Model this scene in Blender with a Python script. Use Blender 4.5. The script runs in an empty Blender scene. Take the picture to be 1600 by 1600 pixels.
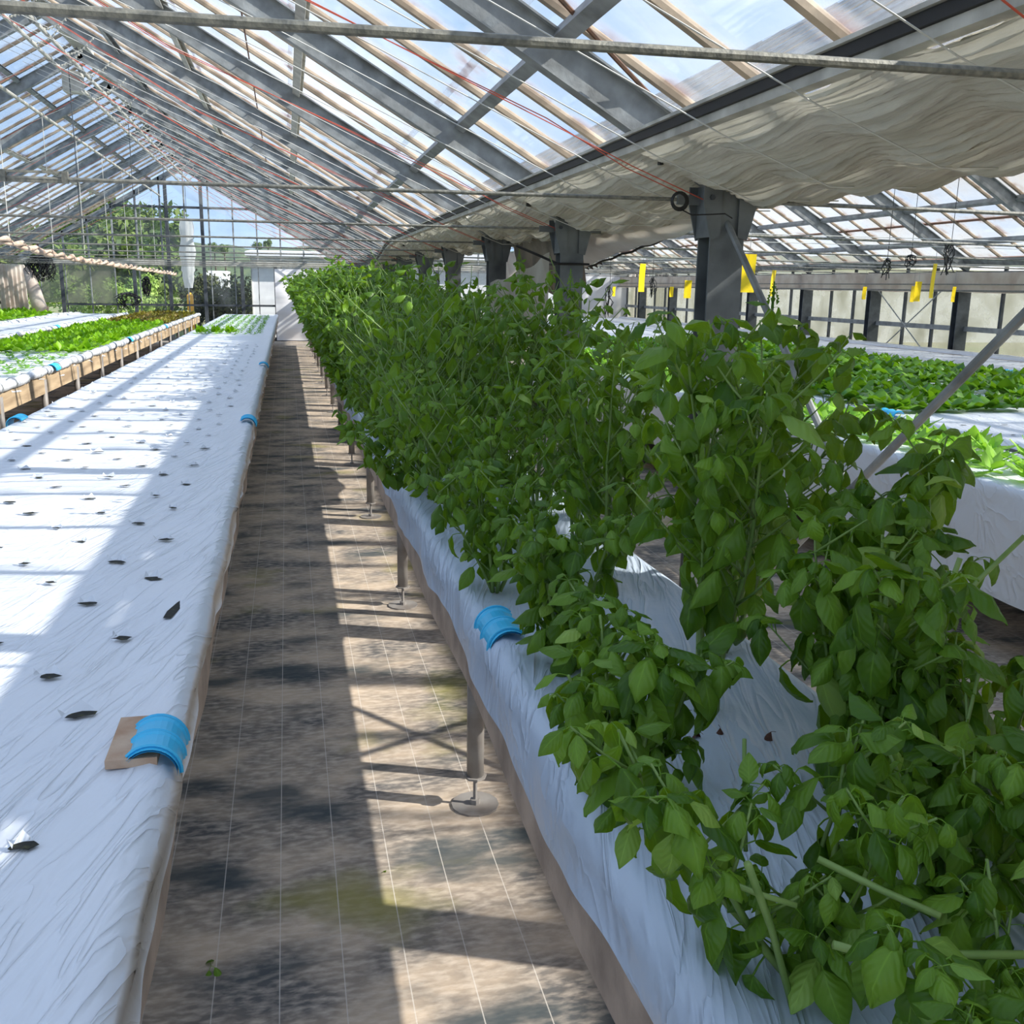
import bpy, bmesh, math, random
import numpy as np
from mathutils import Vector, Matrix, Euler

C = bpy.context.scene.collection
SC = bpy.context.scene
PI = math.pi
rnd = random.Random(7)

# ------------------------------------------------------------------ camera
FPX, VPX, VPY, ROLL, CAMH = 1540.0, 447.0, 441.0, 0.015, 1.6
_wy = np.array([(VPX-800)/FPX, (VPY-800)/FPX, 1.0]); _wy /= np.linalg.norm(_wy)
_wx = np.array([1, ROLL, 0.0]); _wx -= _wy*_wx.dot(_wy); _wx /= np.linalg.norm(_wx)
_wz = np.cross(_wx, _wy)
_R = np.array([_wx, _wy, _wz])
cam_d = bpy.data.cameras.new('camera'); cam_d.sensor_width = 36.0; cam_d.lens = FPX/1600*36.0
cam_d.clip_start = 0.05; cam_d.clip_end = 600
cam = bpy.data.objects.new('camera', cam_d); C.objects.link(cam)
M = Matrix.Identity(4)
for i in range(3):
    M[i][0] = _R[i, 0]; M[i][1] = -_R[i, 1]; M[i][2] = -_R[i, 2]
M[2][3] = CAMH
cam.matrix_world = M
SC.camera = cam

# ------------------------------------------------------------------ sky, sun, exposure
SUN_T, SUN_A = 0.748, 0.40             # sun slope (rise per metre) and its lean along the aisle
world = bpy.data.worlds.new('sky'); SC.world = world; world.use_nodes = True
nt = world.node_tree; nt.nodes.clear()
def wn(t, **k):
    n = nt.nodes.new(t)
    for a, b in k.items(): setattr(n, a, b)
    return n
tc = wn('ShaderNodeTexCoord'); sep = wn('ShaderNodeSeparateXYZ')
nt.links.new(tc.outputs['Generated'], sep.inputs[0])
ramp = wn('ShaderNodeValToRGB')
ramp.color_ramp.elements[0].position = 0.0; ramp.color_ramp.elements[0].color = (0.31, 0.42, 0.58, 1)
ramp.color_ramp.elements[1].position = 0.75; ramp.color_ramp.elements[1].color = (0.23, 0.36, 0.58, 1)
nt.links.new(sep.outputs['Z'], ramp.inputs[0])
noi = wn('ShaderNodeTexNoise'); noi.inputs['Scale'].default_value = 3.2; noi.inputs['Detail'].default_value = 7
mp = wn('ShaderNodeMapping'); mp.inputs['Scale'].default_value = (1, 1, 2.6)
nt.links.new(tc.outputs['Generated'], mp.inputs[0]); nt.links.new(mp.outputs[0], noi.inputs['Vector'])
cr = wn('ShaderNodeValToRGB'); cr.color_ramp.elements[0].position = 0.44; cr.color_ramp.elements[1].position = 0.72
cr.color_ramp.elements[1].color = (0.75, 0.75, 0.75, 1)
nt.links.new(noi.outputs['Fac'], cr.inputs[0])
mx = wn('ShaderNodeMixRGB'); mx.inputs[2].default_value = (0.80, 0.81, 0.83, 1)
nt.links.new(cr.outputs[0], mx.inputs[0]); nt.links.new(ramp.outputs[0], mx.inputs[1])
bg = wn('ShaderNodeBackground'); bg.inputs['Strength'].default_value = 1.45
out = wn('ShaderNodeOutputWorld')
nt.links.new(mx.outputs[0], bg.inputs[0]); nt.links.new(bg.outputs[0], out.inputs[0])

sun_d = bpy.data.lights.new('sun', 'SUN'); sun_d.energy = 6.0; sun_d.angle = math.radians(0.6)
sun_d.color = (1.0, 0.93, 0.82)
sun = bpy.data.objects.new('sun', sun_d); C.objects.link(sun)
sun.rotation_euler = Vector((-1, SUN_A, -SUN_T)).to_track_quat('-Z', 'Y').to_euler()
sun.location = (20, -8, 16)

vs = SC.view_settings
SC.display_settings.display_device = 'sRGB'
vs.view_transform = 'Standard'; vs.look = 'None'; vs.exposure = 0.55; vs.gamma = 1.0
vs.use_curve_mapping = False
SC.cycles.transparent_max_bounces = 24
SC.cycles.max_bounces = 8
SC.cycles.diffuse_bounces = 4

# ------------------------------------------------------------------ picture helpers: where a pixel lies in the place
def ray(x, y):
    return _R @ np.array([(x-800)/FPX, (y-800)/FPX, 1.0])
def on_y(x, y, Y):
    d = ray(x, y); t = Y/d[1]; return Vector((t*d[0], Y, CAMH+t*d[2]))
def on_z(x, y, z):
    d = ray(x, y); t = (z-CAMH)/d[2]; return Vector((t*d[0], t*d[1], z))

# ------------------------------------------------------------------ materials
def mat(name):
    m = bpy.data.materials.new(name); m.use_nodes = True
    t = m.node_tree; b = t.nodes['Principled BSDF']
    return m, t, b
def N(t, kind, **inp):
    n = t.nodes.new(kind)
    for k, v in inp.items():
        k = k.replace('_', ' ')
        if k in n.inputs: n.inputs[k].default_value = v
    return n
def col4(c): return (c[0], c[1], c[2], 1.0)
def srgb(r, g, b):
    f = lambda v: (v/255/12.92) if v/255 <= 0.04045 else ((v/255+0.055)/1.055)**2.4
    return (f(r), f(g), f(b))
def simple(name, c, rough=0.6, metal=0.0, c2=None, scale=6.0, bump=0.0, bscale=40.0, detail=5, stretch=None, lo=0.35, hi=0.68):
    m, t, b = mat(name)
    b.inputs['Base Color'].default_value = col4(c); b.inputs['Roughness'].default_value = rough
    b.inputs['Metallic'].default_value = metal
    tcn = t.nodes.new('ShaderNodeTexCoord'); vec = tcn.outputs['Object']
    if stretch:
        mpn = N(t, 'ShaderNodeMapping'); mpn.inputs['Scale'].default_value = stretch
        t.links.new(vec, mpn.inputs[0]); vec = mpn.outputs[0]
    if c2 is not None:
        n = N(t, 'ShaderNodeTexNoise', Scale=scale, Detail=detail); t.links.new(vec, n.inputs['Vector'])
        r = t.nodes.new('ShaderNodeValToRGB')
        r.color_ramp.elements[0].position = lo; r.color_ramp.elements[1].position = hi
        r.color_ramp.elements[0].color = col4(c); r.color_ramp.elements[1].color = col4(c2)
        t.links.new(n.outputs['Fac'], r.inputs[0]); t.links.new(r.outputs[0], b.inputs['Base Color'])
    if bump:
        n2 = N(t, 'ShaderNodeTexNoise', Scale=bscale, Detail=4); t.links.new(vec, n2.inputs['Vector'])
        bp = N(t, 'ShaderNodeBump', Strength=bump, Distance=0.01)
        t.links.new(n2.outputs['Fac'], bp.inputs['Height']); t.links.new(bp.outputs[0], b.inputs['Normal'])
    return m
def thin(name, c, trans=0.35, clear=0.0, rough=0.6, c2=None, scale=3.0, bump=0.0, bscale=12, stretch=(1, 1, 1)):
    """cloth or film: diffuse + translucent, optionally part see-through"""
    m, t, b = mat(name)
    b.inputs['Base Color'].default_value = col4(c); b.inputs['Roughness'].default_value = rough
    b.inputs['Specular IOR Level'].default_value = 0.25
    tr = t.nodes.new('ShaderNodeBsdfTranslucent'); tr.inputs['Color'].default_value = col4(c)
    tcn = t.nodes.new('ShaderNodeTexCoord'); mpn = N(t, 'ShaderNodeMapping'); mpn.inputs['Scale'].default_value = stretch
    t.links.new(tcn.outputs['Object'], mpn.inputs[0])
    if c2 is not None:
        n = N(t, 'ShaderNodeTexNoise', Scale=scale, Detail=5); t.links.new(mpn.outputs[0], n.inputs['Vector'])
        r = t.nodes.new('ShaderNodeValToRGB'); r.color_ramp.elements[0].position = 0.35; r.color_ramp.elements[1].position = 0.7
        r.color_ramp.elements[0].color = col4(c); r.color_ramp.elements[1].color = col4(c2)
        t.links.new(n.outputs['Fac'], r.inputs[0])
        t.links.new(r.outputs[0], b.inputs['Base Color']); t.links.new(r.outputs[0], tr.inputs['Color'])
    if bump:
        n2 = N(t, 'ShaderNodeTexNoise', Scale=bscale, Detail=4); t.links.new(mpn.outputs[0], n2.inputs['Vector'])
        bp = N(t, 'ShaderNodeBump', Strength=bump, Distance=0.02)
        t.links.new(n2.outputs['Fac'], bp.inputs['Height']); t.links.new(bp.outputs[0], b.inputs['Normal'])
    ms = t.nodes.new('ShaderNodeMixShader'); ms.inputs[0].default_value = trans
    t.links.new(b.outputs[0], ms.inputs[1]); t.links.new(tr.outputs[0], ms.inputs[2])
    o = t.nodes['Material Output']; last = ms
    if clear > 0:
        tp = t.nodes.new('ShaderNodeBsdfTransparent')
        m2 = t.nodes.new('ShaderNodeMixShader'); m2.inputs[0].default_value = clear
        t.links.new(ms.outputs[0], m2.inputs[1]); t.links.new(tp.outputs[0], m2.inputs[2]); last = m2
    t.links.new(last.outputs[0], o.inputs['Surface'])
    return m
def glass(name, dirt_lo, dirt_hi, dirt_col, tint=(0.96, 0.98, 1.0), scale=1.3, algae=None, lap=0.0):
    m, t, b = mat(name)
    o = t.nodes['Material Output']
    tp = t.nodes.new('ShaderNodeBsdfTransparent'); tp.inputs['Color'].default_value = col4(tint)
    gl = t.nodes.new('ShaderNodeBsdfGlossy'); gl.inputs['Roughness'].default_value = 0.06
    fr = N(t, 'ShaderNodeFresnel', IOR=1.45)
    mg = t.nodes.new('ShaderNodeMixShader')
    mul = N(t, 'ShaderNodeMath'); mul.operation = 'MULTIPLY'; mul.inputs[1].default_value = 0.22
    t.links.new(fr.outputs[0], mul.inputs[0]); t.links.new(mul.outputs[0], mg.inputs[0])
    t.links.new(tp.outputs[0], mg.inputs[1]); t.links.new(gl.outputs[0], mg.inputs[2])
    df = t.nodes.new('ShaderNodeBsdfDiffuse'); tl = t.nodes.new('ShaderNodeBsdfTranslucent')
    md = t.nodes.new('ShaderNodeMixShader'); md.inputs[0].default_value = 0.6
    t.links.new(df.outputs[0], md.inputs[1]); t.links.new(tl.outputs[0], md.inputs[2])
    gm = t.nodes.new('ShaderNodeNewGeometry')
    n = N(t, 'ShaderNodeTexNoise', Scale=scale, Detail=6); t.links.new(gm.outputs['Position'], n.inputs['Vector'])
    r = N(t, 'ShaderNodeMapRange'); r.inputs['From Min'].default_value = 0.42; r.inputs['From Max'].default_value = 0.75
    r.inputs['To Min'].default_value = dirt_lo; r.inputs['To Max'].default_value = dirt_hi
    t.links.new(n.outputs['Fac'], r.inputs[0])
    fac = r.outputs[0]
    colsock = None
    if algae is not None:      # grime that gathers along the lapped lower edge and the side bars
        uv = t.nodes.new('ShaderNodeTexCoord'); sp = t.nodes.new('ShaderNodeSeparateXYZ')
        t.links.new(uv.outputs['UV'], sp.inputs[0])
        n3 = N(t, 'ShaderNodeTexNoise', Scale=5.0, Detail=8); t.links.new(gm.outputs['Position'], n3.inputs['Vector'])
        e1 = N(t, 'ShaderNodeMath'); e1.operation = 'PINGPONG'; e1.inputs[1].default_value = 0.5
        t.links.new(sp.outputs['X'], e1.inputs[0])
        y1 = N(t, 'ShaderNodeMath'); y1.operation = 'PINGPONG'; y1.inputs[1].default_value = 0.5; t.links.new(sp.outputs['Y'], y1.inputs[0])
        y2 = N(t, 'ShaderNodeMath'); y2.operation = 'MULTIPLY'; y2.inputs[1].default_value = 1.6; t.links.new(y1.outputs[0], y2.inputs[0])
        ymn = N(t, 'ShaderNodeMath'); ymn.operation = 'MINIMUM'; t.links.new(e1.outputs[0], ymn.inputs[0]); t.links.new(y2.outputs[0], ymn.inputs[1])
        e2 = N(t, 'ShaderNodeMapRange'); e2.inputs['From Min'].default_value = 0.0; e2.inputs['From Max'].default_value = 0.22
        e2.inputs['To Min'].default_value = 0.9; e2.inputs['To Max'].default_value = 0.0
        t.links.new(ymn.outputs[0], e2.inputs[0])
        e3 = N(t, 'ShaderNodeMapRange'); e3.inputs['From Min'].default_value = 0.45; e3.inputs['From Max'].default_value = 0.62
        t.links.new(n3.outputs['Fac'], e3.inputs[0])
        e4 = N(t, 'ShaderNodeMath'); e4.operation = 'MULTIPLY'
        t.links.new(e2.outputs[0], e4.inputs[0]); t.links.new(e3.outputs[0], e4.inputs[1])
        e5 = N(t, 'ShaderNodeMath'); e5.operation = 'MULTIPLY'; e5.inputs[1].default_value = 0.55
        t.links.new(e4.outputs[0], e5.inputs[0])
        ad = N(t, 'ShaderNodeMath'); ad.operation = 'ADD'; ad.use_clamp = True
        t.links.new(fac, ad.inputs[0]); t.links.new(e5.outputs[0], ad.inputs[1]); fac = ad.outputs[0]
        if lap > 0:
            l1 = N(t, 'ShaderNodeMapRange'); l1.inputs['From Min'].default_value = 0.02; l1.inputs['From Max'].default_value = 0.05
            l1.inputs['To Min'].default_value = lap; l1.inputs['To Max'].default_value = 0.0; t.links.new(y1.outputs[0], l1.inputs[0])
            l2 = N(t, 'ShaderNodeMath'); l2.operation = 'MAXIMUM'; t.links.new(fac, l2.inputs[0]); t.links.new(l1.outputs[0], l2.inputs[1]); fac = l2.outputs[0]
            l3 = N(t, 'ShaderNodeMath'); l3.operation = 'MAXIMUM'; t.links.new(e4.outputs[0], l3.inputs[0]); t.links.new(l1.outputs[0], l3.inputs[1]); e4 = l3
        mc = t.nodes.new('ShaderNodeMixRGB'); mc.inputs[1].default_value = col4(dirt_col); mc.inputs[2].default_value = col4(algae)
        t.links.new(e4.outputs[0], mc.inputs[0])
        t.links.new(mc.outputs[0], df.inputs[0]); t.links.new(mc.outputs[0], tl.inputs[0])
    else:
        df.inputs[0].default_value = col4(dirt_col); tl.inputs[0].default_value = col4(dirt_col)
    mf = t.nodes.new('ShaderNodeMixShader')
    t.links.new(fac, mf.inputs[0]); t.links.new(mg.outputs[0], mf.inputs[1]); t.links.new(md.outputs[0], mf.inputs[2])
    t.links.new(mf.outputs[0], o.inputs['Surface'])
    return m

STEEL = simple('galvanised_steel', srgb(158, 162, 164), 0.55, 0.15, srgb(118, 121, 122), 9, 0.15, 60)
STEEL_D = simple('dark_steel', srgb(84, 90, 96), 0.55, 0.2, srgb(62, 66, 72), 10, 0.1, 60)
ROD = simple('weathered_rod', srgb(140, 138, 128), 0.6, 0.2, srgb(95, 96, 92), 60, 0.2, 120)
ALU = simple('pale_aluminium', srgb(205, 203, 194), 0.5, 0.1, srgb(160, 158, 150), 8)
BAR = simple('tan_glazing_bar', srgb(176, 158, 136), 0.65, 0.0, srgb(128, 114, 98), 5, 0.1, 60)
RUST = simple('rusty_rod', srgb(120, 84, 62), 0.8, 0.0, srgb(84, 68, 58), 30)
BLACK = simple('black_rubber', srgb(24, 24, 26), 0.55)
WIRE = simple('white_wire', srgb(205, 205, 200), 0.5)
REDC = simple('red_cord', srgb(205, 92, 70), 0.7)
BLUE = simple('blue_plastic', srgb(62, 182, 228), 0.32, 0, srgb(72, 190, 232), 4)
YELLOW = simple('yellow_trap_card', srgb(250, 218, 20), 0.35, 0, srgb(214, 180, 18), 30, lo=0.55, hi=0.8)
ORANGE = simple('orange_post', srgb(250, 176, 30), 0.5)
FOAM = simple('tan_foam_board', srgb(196, 170, 146), 0.85, 0, srgb(166, 128, 100), 14, 0.3, 60)
BOARD = simple('dirty_side_board', srgb(190, 170, 154), 0.8, 0, srgb(146, 130, 118), 7, 0.25, 70)
BOARD_T = simple('timber_side_board', srgb(196, 172, 140), 0.75, 0, srgb(150, 128, 102), 5, 0.15, 50, stretch=(1, 0.3, 3))
PVC = simple('grey_leg_pipe', srgb(150, 146, 142), 0.5, 0, srgb(120, 112, 106), 8)
SOILM = simple('black_grow_slit', srgb(28, 30, 26), 0.8, 0, srgb(74, 74, 40), 60, lo=0.55, hi=0.7)
DRY = simple('dry_brown_leaf', srgb(92, 58, 42), 0.8, 0, srgb(62, 40, 34), 30)
GLASS = glass('roof_glass', 0.015, 0.20, (0.62, 0.64, 0.66), algae=(0.30, 0.17, 0.15))
GLASS_W = glass('whitewashed_glass', 0.16, 0.60, (0.56, 0.52, 0.46), scale=0.9, algae=(0.30, 0.18, 0.14), lap=0.85)
GLASS_C = glass('lapped_glass', 0.015, 0.16, (0.60, 0.60, 0.60), algae=(0.30, 0.18, 0.14), lap=0.85)
GLASS_G = glass('gable_glass', 0.02, 0.14, (0.6, 0.62, 0.62))
GLASS_S = glass('dirty_side_glass', 0.42, 0.80, (0.36, 0.36, 0.29), scale=2.2)
FILM = thin('clear_film', (0.78, 0.80, 0.80), 0.45, 0.25, 0.35, bump=0.4)
SCREEN = thin('grey_shade_screen', srgb(218, 214, 200), 0.13, 0.0, 0.75, srgb(190, 186, 172), 5, bump=0.35, bscale=30, stretch=(6, 0.6, 3))
SHEET_B = thin('beige_sheet', srgb(204, 198, 186), 0.24, 0.0, 0.6, srgb(180, 170, 156), 4, bump=0.3, bscale=10)
CURTAIN = thin('white_curtain', srgb(226, 216, 206), 0.35, 0.0, 0.6, srgb(198, 180, 168), 4, bump=0.3, bscale=10)
WHITEWALL = simple('white_cladding', srgb(236, 236, 238), 0.6, 0, srgb(222, 222, 226), 2, 0.25, 4, stretch=(0.3, 1, 3))

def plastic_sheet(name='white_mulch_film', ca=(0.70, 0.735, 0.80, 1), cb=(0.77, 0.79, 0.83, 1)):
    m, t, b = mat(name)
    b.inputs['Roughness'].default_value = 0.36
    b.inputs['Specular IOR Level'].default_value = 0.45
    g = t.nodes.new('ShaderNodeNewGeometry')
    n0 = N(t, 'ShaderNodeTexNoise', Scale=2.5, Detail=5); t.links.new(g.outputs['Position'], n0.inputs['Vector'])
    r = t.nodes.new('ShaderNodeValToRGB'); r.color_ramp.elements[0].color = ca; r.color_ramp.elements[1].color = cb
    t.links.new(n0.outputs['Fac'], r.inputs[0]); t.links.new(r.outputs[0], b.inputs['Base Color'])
    def folds(angle, along, across, sc, dist):
        vr = N(t, 'ShaderNodeVectorRotate'); vr.rotation_type = 'Z_AXIS'; vr.inputs['Angle'].default_value = math.radians(-angle)
        t.links.new(g.outputs['Position'], vr.inputs['Vector'])
        mp1 = N(t, 'ShaderNodeMapping'); mp1.inputs['Scale'].default_value = (along, across, 4); t.links.new(vr.outputs[0], mp1.inputs[0])
        n1 = N(t, 'ShaderNodeTexNoise', Scale=sc, Detail=2.5, Distortion=dist); t.links.new(mp1.outputs[0], n1.inputs['Vector'])
        rg = N(t, 'ShaderNodeMath'); rg.operation = 'SUBTRACT'; rg.inputs[1].default_value = 0.5; t.links.new(n1.outputs['Fac'], rg.inputs[0])
        ab = N(t, 'ShaderNodeMath'); ab.operation = 'ABSOLUTE'; t.links.new(rg.outputs[0], ab.inputs[0])
        sq = N(t, 'ShaderNodeMath'); sq.operation = 'POWER'; sq.inputs[1].default_value = 0.6; t.links.new(ab.outputs[0], sq.inputs[0])
        return sq.outputs[0]
    fa = folds(74, 2.0, 15, 1.5, 0.7); fb = folds(12, 3.2, 12, 1.3, 1.0)
    spx = t.nodes.new('ShaderNodeSeparateXYZ'); t.links.new(g.outputs['Position'], spx.inputs[0])
    mk = N(t, 'ShaderNodeMapRange'); mk.inputs['From Min'].default_value = -0.95; mk.inputs['From Max'].default_value = -0.55; t.links.new(spx.outputs['X'], mk.inputs[0])
    mxf = t.nodes.new('ShaderNodeMixRGB'); t.links.new(mk.outputs[0], mxf.inputs[0]); t.links.new(fb, mxf.inputs[1]); t.links.new(fa, mxf.inputs[2])
    nm = N(t, 'ShaderNodeTexNoise', Scale=2.2, Detail=2); t.links.new(g.outputs['Position'], nm.inputs['Vector'])
    mm_ = N(t, 'ShaderNodeMath'); mm_.operation = 'MULTIPLY'; t.links.new(mxf.outputs[0], mm_.inputs[0]); t.links.new(nm.outputs['Fac'], mm_.inputs[1])
    b1 = N(t, 'ShaderNodeBump', Strength=0.8, Distance=0.03); b1.invert = True
    t.links.new(mm_.outputs[0], b1.inputs['Height'])
    n2 = N(t, 'ShaderNodeTexNoise', Scale=16, Detail=3); t.links.new(g.outputs['Position'], n2.inputs['Vector'])
    b2 = N(t, 'ShaderNodeBump', Strength=0.25, Distance=0.01)
    t.links.new(n2.outputs['Fac'], b2.inputs['Height']); t.links.new(b1.outputs[0], b2.inputs['Normal'])
    t.links.new(b2.outputs[0], b.inputs['Normal'])
    return m
FILM_W = plastic_sheet()
FILM_B = plastic_sheet('bluish_shaded_film', (0.44, 0.52, 0.64, 1), (0.54, 0.62, 0.73, 1))  # white film again, darker and bluer: the basil bench's shade put into its colour

def floor_mat():
    m, t, b = mat('weed_mat')
    b.inputs['Roughness'].default_value = 0.85
    b.inputs['Specular IOR Level'].default_value = 0.2
    g = t.nodes.new('ShaderNodeNewGeometry'); P = g.outputs['Position']
    sp = t.nodes.new('ShaderNodeSeparateXYZ'); t.links.new(P, sp.inputs[0])
    def noise(sc, det, st=(1, 1, 1), off=(0, 0, 0)):
        mm = N(t, 'ShaderNodeMapping'); mm.inputs['Scale'].default_value = st; mm.inputs['Location'].default_value = off
        t.links.new(P, mm.inputs[0]); n = N(t, 'ShaderNodeTexNoise', Scale=sc, Detail=det); t.links.new(mm.outputs[0], n.inputs['Vector']); return n.outputs['Fac']
    def ramp(f, a, bb, ca, cb):
        r = t.nodes.new('ShaderNodeValToRGB'); r.color_ramp.elements[0].position = a; r.color_ramp.elements[1].position = bb
        r.color_ramp.elements[0].color = col4(ca); r.color_ramp.elements[1].color = col4(cb); t.links.new(f, r.inputs[0]); return r.outputs[0]
    def mixc(f, a, c):
        x = t.nodes.new('ShaderNodeMixRGB'); t.links.new(f, x.inputs[0])
        if isinstance(a, tuple): x.inputs[1].default_value = col4(a)
        else: t.links.new(a, x.inputs[1])
        if isinstance(c, tuple): x.inputs[2].default_value = col4(c)
        else: t.links.new(c, x.inputs[2])
        return x.outputs[0]
    base = ramp(noise(2.6, 9, (1, 1.6, 1)), 0.36, 0.64, srgb(100, 98, 97), srgb(196, 176, 154))
    fine = noise(45, 6, (0.5, 1.2, 1))
    base = mixc(ramp(fine, 0.42, 0.72, (0, 0, 0), (0.6, 0.6, 0.6)), base, srgb(222, 206, 188))
    dark = ramp(noise(1.9, 7, (1, 2.2, 1), (3, 1, 0)), 0.53, 0.66, (0, 0, 0), (0.85, 0.85, 0.85))
    base = mixc(dark, base, srgb(66, 76, 80))
    green = ramp(noise(1.5, 6, (1, 1.3, 1), (9, 4, 0)), 0.585, 0.72, (0, 0, 0), (0.75, 0.75, 0.75))
    base = mixc(green, base, srgb(138, 134, 60))
    # woven marker threads every 15 cm
    ma = N(t, 'ShaderNodeMath'); ma.operation = 'ADD'; ma.inputs[1].default_value = 15.0 - 0.0285; t.links.new(sp.outputs['X'], ma.inputs[0])
    mw = N(t, 'ShaderNodeMath'); mw.operation = 'PINGPONG'; mw.inputs[1].default_value = 0.0745; t.links.new(ma.outputs[0], mw.inputs[0])
    ln = N(t, 'ShaderNodeMath'); ln.operation = 'LESS_THAN'; ln.inputs[1].default_value = 0.0014; t.links.new(mw.outputs[0], ln.inputs[0])
    k = N(t, 'ShaderNodeMath'); k.operation = 'MULTIPLY'; k.inputs[1].default_value = 0.6; t.links.new(ln.outputs[0], k.inputs[0])
    base = mixc(k.outputs[0], base, srgb(214, 206, 196))
    t.links.new(base, b.inputs['Base Color'])
    bp = N(t, 'ShaderNodeBump', Strength=0.4, Distance=0.006); t.links.new(fine, bp.inputs['Height']); t.links.new(bp.outputs[0], b.inputs['Normal'])
    return m
FLOOR = floor_mat()

def leaf_mat(name, c_dark, c_light, trans_col, trans=0.3, rough=0.42, veins=True, patt=True):
    m, t, b = mat(name)
    b.inputs['Roughness'].default_value = rough
    b.inputs['Specular IOR Level'].default_value = 0.35
    oi = t.nodes.new('ShaderNodeObjectInfo')
    at = t.nodes.new('ShaderNodeAttribute'); at.attribute_name = 'tint'
    add = N(t, 'ShaderNodeMath'); add.operation = 'ADD'; t.links.new(oi.outputs['Random'], add.inputs[0]); t.links.new(at.outputs['Fac'], add.inputs[1])
    fr = N(t, 'ShaderNodeMath'); fr.operation = 'FRACT'; t.links.new(add.outputs[0], fr.inputs[0])
    r = t.nodes.new('ShaderNodeValToRGB'); r.color_ramp.elements[0].color = col4(c_dark); r.color_ramp.elements[1].color = col4(c_light)
    t.links.new(fr.outputs[0], r.inputs[0]); colr = r.outputs[0]
    if veins:
        uv = t.nodes.new('ShaderNodeTexCoord'); sp = t.nodes.new('ShaderNodeSeparateXYZ'); t.links.new(uv.outputs['UV'], sp.inputs[0])
        a1 = N(t, 'ShaderNodeMath'); a1.operation = 'SUBTRACT'; a1.inputs[1].default_value = 0.5; t.links.new(sp.outputs['X'], a1.inputs[0])
        a2 = N(t, 'ShaderNodeMath'); a2.operation = 'ABSOLUTE'; t.links.new(a1.outputs[0], a2.inputs[0])
        mid = N(t, 'ShaderNodeMapRange'); mid.inputs['From Min'].default_value = 0.0; mid.inputs['From Max'].default_value = 0.03; mid.inputs['To Min'].default_value = 1; mid.inputs['To Max'].default_value = 0
        t.links.new(a2.outputs[0], mid.inputs[0])
        # side veins: v - 0.8*|u|
        s1 = N(t, 'ShaderNodeMath'); s1.operation = 'MULTIPLY'; s1.inputs[1].default_value = -0.75; t.links.new(a2.outputs[0], s1.inputs[0])
        s2 = N(t, 'ShaderNodeMath'); s2.operation = 'ADD'; t.links.new(s1.outputs[0], s2.inputs[0]); t.links.new(sp.outputs['Y'], s2.inputs[1])
        s3 = N(t, 'ShaderNodeMath'); s3.operation = 'MULTIPLY'; s3.inputs[1].default_value = 36.0; t.links.new(s2.outputs[0], s3.inputs[0])
        s4 = N(t, 'ShaderNodeMath'); s4.operation = 'SINE'; t.links.new(s3.outputs[0], s4.inputs[0])
        mm = N(t, 'ShaderNodeMath'); mm.operation = 'MULTIPLY'; mm.inputs[1].default_value = 0.35; t.links.new(mid.outputs[0], mm.inputs[0])
        mxn = t.nodes.new('ShaderNodeMixRGB'); mxn.inputs[2].default_value = col4(tuple(min(1, v*1.9) for v in c_light))
        t.links.new(mm.outputs[0], mxn.inputs[0]); t.links.new(colr, mxn.inputs[1]); colr = mxn.outputs[0]
        hs = N(t, 'ShaderNodeMath'); hs.operation = 'MULTIPLY_ADD'; hs.inputs[1].default_value = -1.2
        t.links.new(mid.outputs[0], hs.inputs[0]); t.links.new(s4.outputs[0], hs.inputs[2])
        bp = N(t, 'ShaderNodeBump', Strength=0.22, Distance=0.002); t.links.new(hs.outputs[0], bp.inputs['Height'])
        t.links.new(bp.outputs[0], b.inputs['Normal'])
    t.links.new(colr, b.inputs['Base Color'])
    tl = t.nodes.new('ShaderNodeBsdfTranslucent'); tl.inputs['Color'].default_value = col4(trans_col)
    ms = t.nodes.new('ShaderNodeMixShader'); ms.inputs[0].default_value = trans
    t.links.new(b.outputs[0], ms.inputs[1]); t.links.new(tl.outputs[0], ms.inputs[2])
    t.links.new(ms.outputs[0], t.nodes['Material Output'].inputs['Surface'])
    return m
LEAF = leaf_mat('basil_leaf', srgb(54, 92, 24), srgb(116, 154, 50), srgb(146, 184, 32), 0.36, 0.38)
LEAF_Y = leaf_mat('pale_basil_leaf', srgb(112, 152, 62), srgb(148, 178, 84), srgb(170, 200, 70), 0.36)
STEM = simple('basil_stem', srgb(128, 152, 82), 0.5, 0, srgb(96, 126, 58), 12)
STEM_W = simple('woody_stem', srgb(104, 98, 70), 0.7, 0, srgb(76, 84, 48), 18)
LETT = leaf_mat('lettuce_leaf', srgb(104, 158, 20), srgb(150, 196, 40), srgb(150, 200, 30), 0.35, veins=False)
LETT_R = leaf_mat('red_lettuce_leaf', srgb(116, 92, 40), srgb(140, 140, 48), srgb(140, 130, 40), 0.3, veins=False)
SEED = leaf_mat('seedling_leaf', srgb(108, 160, 70), srgb(150, 190, 92), srgb(150, 200, 80), 0.3, veins=False)
SPIN = leaf_mat('spinach_leaf', srgb(48, 104, 36), srgb(120, 165, 50), srgb(130, 180, 30), 0.3, 0.3, veins=False)
HERB = leaf_mat('bright_herb_leaf', srgb(130, 180, 60), srgb(170, 214, 90), srgb(160, 210, 60), 0.35, veins=False)
TREE = leaf_mat('tree_leaf', srgb(58, 84, 36), srgb(116, 134, 58), srgb(110, 140, 40), 0.25, 0.6, veins=False)
BUSH = leaf_mat('bush_leaf', srgb(120, 150, 60), srgb(170, 196, 100), srgb(150, 180, 60), 0.25, 0.6, veins=False)
BARK = simple('bark', srgb(92, 78, 64), 0.9, 0, srgb(64, 56, 48), 10)

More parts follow.
